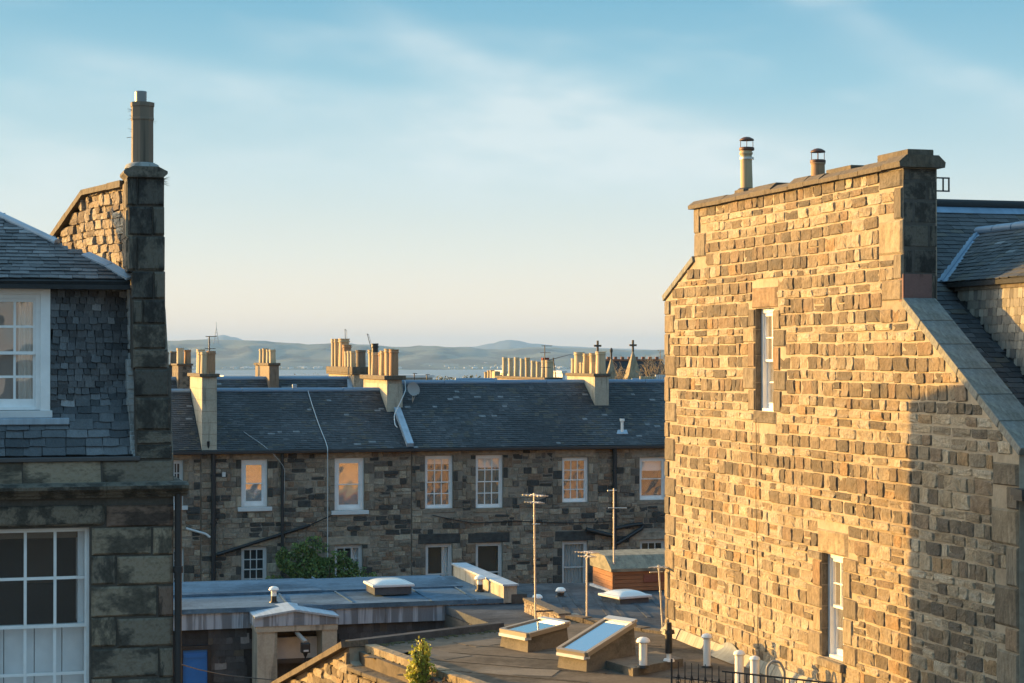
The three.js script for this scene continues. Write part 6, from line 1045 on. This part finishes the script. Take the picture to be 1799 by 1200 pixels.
{
  const X = (u, d) => atD(u, 650, d).x, Y = (v, d, u = 600) => atD(u, v, d).y;
  { const dR = 92, dE = 86, yR = Y(666, dR, 450), h = farHouse('slate roof with blue lead ridge just behind the terrace, holding the squat clay stack', X(240, dR), X(612, dR), dE, dR, yR - 3.6, yR);
    const d2 = 91, mm = 3400 / d2;
    chimney(h, { x0: X(473, d2), x1: X(490, d2), dF: d2, dB: d2 + 4.5, y0: yR - 1.5, y1: Y(642, d2, 480), capH: 0.13, over: 0.07, m: M.clayGrey, pots: [[0.5, 0.1, 0.66, 0.17, M.clayPale], [0.5, 0.35, 0.66, 0.16, M.clayPale], [0.5, 0.6, 0.68, 0.17, M.clayTan], [0.5, 0.85, 0.66, 0.16, M.clayPale]] });
    chimney(h, { x0: X(313, d2), x1: X(337, d2), dF: d2, dB: d2 + 2.6, y0: yR - 1.5, y1: Y(642, d2, 320), capH: 0.1, over: 0.06, m: PAL.ashlar.mats[1], pots: [[0.25, 0.2, 0.72, 0.18, M.clayPale], [0.8, 0.25, 0.66, 0.17, M.clayRed]] });
    chimney(h, { x0: X(286, d2 + 6), x1: X(312, d2 + 6), dF: d2 + 6, dB: d2 + 8, y0: yR - 3, y1: Y(642, d2 + 6, 300), capH: 0.06, over: 0.05, m: PAL.ashlar.mats[1], pots: [[0.3, 0.3, 0.65, 0.15, M.clayGrey], [0.8, 0.3, 0.65, 0.17, M.clayGrey]] });
    chimney(h, { x0: X(622, d2), x1: X(645, d2), dF: d2, dB: d2 + 6.6, y0: yR - 3.5, y1: Y(658, d2, 630), capH: 0.28, over: 0.12, plinth: 0.1, m: PAL.rubble.mats[2], pots: [[0.62, 0.05, 0.78, 0.26, M.clayGrey], [0.25, 0.16, 0.78, 0.15, M.clayPale], [0.25, 0.27, 0.78, 0.15, M.clayPale], [0.25, 0.38, 0.78, 0.15, M.clayPale], [0.45, 0.5, 1.12, 0.25, M.clayRed], [0.5, 0.64, 1.38, 0.28, M.clayTan], [0.25, 0.78, 1.38, 0.17, M.clayTan], [0.25, 0.9, 1.35, 0.17, M.clayTan]] });
    part('skew_flashing', slab([V(X(610, dR), yR + 0.08, -dR), V(X(618, dR), yR + 0.08, -dR), V(X(628, dE), yR - 3.3, -dE), V(X(615, dE), yR - 3.3, -dE)], 0.1), M.leadPale, h); }
  { const dR = 88, yR = Y(672, dR, 950), h = farHouse('house behind the terrace with a dense row of pale clay pots and a red cowl', X(780, dR), X(1010, dR), 83, dR, yR - 3, yR);
    chimney(h, { x0: X(960, 90), x1: X(984, 90), dF: 90, dB: 99, y0: yR - 2, y1: Y(667, 90, 960), capH: 0.12, over: 0.1, m: PAL.rubble.mats[0], pots: [0.04, 0.14, 0.24, 0.34, 0.45, 0.56, 0.68, 0.8, 0.93].map((k, i) => [0.35, k, i > 3 ? 0.95 : 0.82, i ? 0.14 : 0.24, i === 4 ? M.clayTan : M.clayPale]) });
    new Bag().box(facing(91.2), X(956, 91), X(967, 91), Y(637, 91), Y(628, 91), -0.3, 0).build('red_cowl', mat(0.14, 0.03, 0.02), h);
    const b0 = V(X(957, 89.6), Y(666, 89.6, 957), -89.6); aerial('aerial with stacked antennas rising over the pale chimney pots', b0, Y(606, 89.6, 957) - b0.y, { m: M.darkSteel, r: 0.025, arrays: [[0.98, 0.5, 4, 0.2, 0.3], [0.78, 0.35, 3, 0.22, 0.9], [0.35, 0.4, 3, 0.2, 1.2]], group: 'roof aerials' });
    const c0 = V(X(977, 89.8), Y(667, 89.8, 977), -89.8); { const t = thing('television_aerial', 'bent aerial pole with a long thin boom beside the pale pots', 'aerial', c0.toArray(), 'roof aerials'), e = V(X(972, 89.8), Y(628, 89.8), -89.8); new Bag().rod(c0, e, 0.03).build('mast', M.darkSteel, t); new Bag().rod(e.clone().add(V(-0.25, -0.12, 0)), V(X(1006, 89.8), Y(621, 89.8), -89.8), 0.018, 0.008).build('antenna', M.darkSteel, t); } }
  { const d = 130, yR = Y(667, d, 880), h = farHouse('distant low roof with a cluster of short pots and white sheds', X(800, d), X(930, d), 126, d, yR - 2.6, yR); chimney(h, { x0: X(880, d), x1: X(896, d), dF: d, dB: d + 5, y0: yR - 2, y1: Y(668, d, 885), capH: 0.08, over: 0.05, m: M.clayGrey, pots: [[0.2, 0.1, 0.3, 0.2, M.clayTan], [0.7, 0.2, 0.45, 0.2, M.clayPale], [0.3, 0.6, 0.62, 0.2, M.clayPale], [0.3, 0.75, 0.62, 0.2, M.clayTan], [0.3, 0.92, 0.5, 0.18, M.clayTan]] }); new Bag().box(facing(d), X(869, d), X(879, d), Y(667, d), Y(652, d), -0.8, 0, 0.05).build('clay_stack', M.clayTan, h); }
  { const d = 115, yR = Y(668, d, 1140), h = farHouse('distant house by the church with a long row of small clay pots', X(1110, d), X(1260, d), 110, d, yR - 2.6, yR); for (let k = 0; k < 10; k++) pot(h, V(X(1126 + k * 4.6, d - 0.3), Y(667.5, d, 1140), -d + 0.3), 0.09, k > 5 ? 0.34 : 0.25, k > 5 ? M.whiteOld : M.clayPale, 'short'); }
  // church: gabled nave with cresting and pinnacles topped by crosses
  const CD = 150, fC = facing(CD), ch = thing('church', 'sandstone church roof with three pinnacles and stone crosses', 'church', [X(1120, CD), -3, -CD]);
  { const q = fC.rect(1076, 1200, 634, 664), yE = Y(700, CD, 1120), xL = q.s0, xR = q.s1; part('nave_wall', boxIn(fC, xL, xR, -3, yE, -9, 0), PAL.rubble.mats[1], ch); part('nave_roof', slab([V(xL, yE, -CD), V(xR, yE, -CD), V(xR, q.t1, -CD - 5), V(xL, q.t1, -CD - 5)], 0.2), M.slateBed, ch); part('rear_roof', slab([V(xL, q.t1, -CD - 5), V(xR, q.t1, -CD - 5), V(xR, yE, -CD - 9), V(xL, yE, -CD - 9)], 0.2), M.slateBed, ch);
    const cr = new Bag(); cr.box(facing(CD + 5), xL, xR, q.t1, q.t1 + 0.16, -0.15, 0.05); for (let x = xL; x < xR; x += 0.62) cr.box(facing(CD + 5), x, x + 0.26, q.t1 + 0.16, q.t1 + 0.36, -0.1, 0.04); cr.build('ridge_cresting', mat(0.22, 0.1, 0.06), ch);
    for (const [u, v, w, cross, vb] of [[1050, 598, 15, 1, 664], [1112, 597, 21, 1, 668], [1074, 609, 15, 0, 668]]) { const x = X(u, CD - 1), yT = Y(v, CD - 1, u), yB = Y(vb, CD - 1, u), pin = sub('pinnacle', ch), hs = w / 3400 * CD, b = new THREE.CylinderGeometry(0.05, hs, yT - 0.9 - yB, 4, 1); b.rotateY(Math.PI / 4); b.translate(x, (yT - 0.9 + yB) / 2, -CD + 1); const bb = b.toNonIndexed(); bb.computeVertexNormals(); part('spire', withUV(bb), mat(0.33, 0.28, 0.2, { map: T.stone, scale: 0.3 }), pin); part('shaft', boxIn(facing(CD - 1), x - hs * 0.7, x + hs * 0.7, -3, yB, -hs, hs), PAL.rubble.mats[1], pin);
      const c = new Bag(); if (cross) { c.box(facing(CD - 1), x - 0.07, x + 0.07, yT - 0.95, yT, -0.08, 0.08); c.box(facing(CD - 1), x - 0.3, x + 0.3, yT - 0.5, yT - 0.34, -0.07, 0.07); } else { c.add(new THREE.SphereGeometry(0.13, 8, 6), new THREE.Matrix4().makeScale(1, 1.8, 1).setPosition(x, yT - 0.3, -CD + 1)); c.box(facing(CD - 1), x - 0.06, x + 0.06, yT - 1, yT - 0.2, -0.06, 0.06); } c.build('finial', mat(0.07, 0.06, 0.05), pin); } }
  { // roof aerial by the rendered chimney, and small ones on the high roof
    const p = V(X(367.5, 75.4), Y(655, 75.4, 367), -75.4); aerial('thin dark aerial behind the pots of the rendered chimney', p, Y(590, 75.4, 367) - p.y, { m: M.darkSteel, r: 0.028, arrays: [[0.99, 0.4, 3, 0.16, 0.2], [0.66, 0.3, 3, 0.16, 0.6]], group: 'roof aerials' });
    for (const [u, v, lab] of [[728, 655, 'short dark aerial stub on the high terrace roof, beside the dish'], [750, 657, 'short dark aerial stub on the high terrace roof, farther along the ridge']]) { const d = 95, q = V(X(u, d), Y(674, d, u), -d); aerial(lab, q, Y(v, d, u) - q.y, { m: M.darkSteel, r: 0.03, arrays: [[0.96, 0.2, 2, 0.12, 0.3]], group: 'roof aerials' }); }
  }
  // trees between the roofs
  const leafy = (label, u, v, d, w, hgt, dens, cols, bare) => {
    const top = atD(u, v, d), base = V(top.x, -4, top.z), t = thing('park_tree', label, 'tree', base.toArray(), 'trees beyond the terrace'), R = rng(Math.floor(u * 13 + d)), st = new Bag(), cr = new Bag(); st.rod(base, V(top.x, top.y - hgt * 0.7, top.z), 0.22, 0.1, 6);
    const leaf = new THREE.BufferGeometry(); leaf.setAttribute('position', new THREE.Float32BufferAttribute([0, -0.5, 0, 0.45, 0, 0.1, 0, 0.5, 0, 0, -0.5, 0, 0, 0.5, 0, -0.45, 0, 0.1], 3)); leaf.computeVertexNormals(); leaf.setAttribute('uv', new THREE.Float32BufferAttribute(new Float32Array(12), 2));
    for (let k = 0; k < (bare ? 16 : 16); k++) { const a = R() * 6.28, r = w * (0.3 + 0.7 * R()), q = V(top.x + Math.cos(a) * r * 0.9, top.y - hgt * R() * 0.9, top.z + Math.sin(a) * r), o = V(top.x, Math.min(q.y - 0.3, top.y - hgt * 0.6), top.z); st.tube([o, o.clone().lerp(q, 0.55).add(V(0.2 * (R() - 0.5), 0.25, 0)), q], bare ? 0.022 : 0.05, 4, 6); if (bare) for (let j = 0; j < 5; j++) { const m = o.clone().lerp(q, 0.4 + 0.6 * R()); st.tube([m, m.clone().add(V(0.5 * (R() - 0.5), 0.35 * R(), 0.3 * (R() - 0.5))), m.clone().add(V(0.9 * (R() - 0.5), 0.8 * R(), 0.4 * (R() - 0.5)))], 0.014, 3, 4); } }
    st.build('trunk', mat(bare ? 0.27 : 0.08, bare ? 0.22 : 0.065, bare ? 0.15 : 0.05), t); const pal = cols.map((c) => new THREE.Color().setRGB(...c));
    for (let k = 0; k < dens; k++) { const a = R() * 6.28, ph = Math.acos(2 * R() - 1), rr = R() ** 0.4, x = Math.cos(a) * Math.sin(ph) * rr, yy = Math.cos(ph) * rr, z = Math.sin(a) * Math.sin(ph) * rr; if (vnoise(x * 3 + u, yy * 3 + 7, 999, 999, 5) < 0.36) continue; const s = w * 0.1 * (0.6 + 0.8 * R()); cr.add(leaf, new THREE.Matrix4().compose(V(top.x + x * w, top.y - hgt * 0.5 + yy * hgt * 0.5, top.z + z * w), new THREE.Quaternion().setFromEuler(new THREE.Euler(R() * 6, R() * 6, R() * 6)), V(s, s * 1.2, s)), pal[Math.floor(R() * pal.length)]); }
    if (dens) cr.build('crown', new THREE.MeshPhysicalMaterial({ vertexColors: true, roughness: 0.9, transmission: 0.3, thickness: 0, side: THREE.DoubleSide }), t);
  };
  const green = [[0.07, 0.08, 0.035], [0.10, 0.11, 0.05], [0.13, 0.12, 0.06]];
  [[515, 656], [535, 655], [552, 654], [500, 659], [570, 658], [440, 660], [412, 661]].forEach(([u, v], i) => leafy(['hazy tree crown beside the squat clay stack, first of a row', 'hazy tree crown second in the row over the far ridge', 'hazy tree crown tallest of the row over the far ridge', 'low hazy tree crown against the squat clay stack', 'low hazy tree crown near the broad stack', 'low hazy tree crown left of the squat clay stack', 'low hazy tree crown near the rendered chimney'][i], u, v, 520 + 30 * i, 2.4, 5, 500, green, false));
  [[768, 658, 4], [800, 660, 5], [828, 659, 5], [745, 661, 3.5]].forEach(([u, v, w], i) => leafy(['rounded tree crown over the high terrace ridge, nearest the dish', 'rounded tree crown over the middle of the high terrace ridge', 'rounded tree crown beside the cluster of short pots', 'small tree crown just behind the short aerial stubs'][i], u, v, 420 + 25 * i, w, 5, 700, green, false));
  leafy('leafless tree with tangled pale branches before the church roof', 1140, 637, 138, 1.5, 2.2, 30, [[0.14, 0.12, 0.06], [0.18, 0.15, 0.07]], true);
  leafy('leafless tree with tall thin twigs close to the gable edge', 1163, 610, 136, 1.3, 3.6, 20, [[0.14, 0.12, 0.06]], true);
  leafy('small bare tree between the two church pinnacles', 1092, 642, 138, 1.0, 2.2, 90, [[0.15, 0.13, 0.07]], true);
  { const bld = (label, u0, u1, v0, d, m) => { const f = facing(d), x0 = X(u0, d), x1 = X(u1, d), y1 = Y(v0, d, (u0 + u1) / 2), t = thing('far_building', label, 'building', [x0, -8, -d], 'far pale buildings'); part('wall', boxIn(f, x0, x1, -8, y1, -8, 0), m, t); part('roof_edge', boxIn(f, x0 - 0.3, x1 + 0.3, y1 + 0.01, y1 + 0.5, -8.3, 0.3), M.whiteOld, t); };
    bld('far white building left of the pale row of pots', 893, 906, 656, 300, M.whiteOld); bld('far white block seen between the small pots and the pale row', 881, 889, 658, 340, M.whiteOld); bld('tiny white tower block seen just left of the rendered right chimney', 988, 993, 655, 420, M.whiteOld); bld('far grey shed under the rounded trees', 700, 760, 663, 360, M.cement); bld('far grey shed left of the squat clay stack', 395, 462, 663.5, 380, M.cement); bld('long far roofline behind the squat clay stack', 488, 590, 663, 400, M.cement); }
}

scene.traverse((o) => { if (o.isMesh) { o.castShadow = true; o.receiveShadow = true; } });
renderer.render(scene, camera);
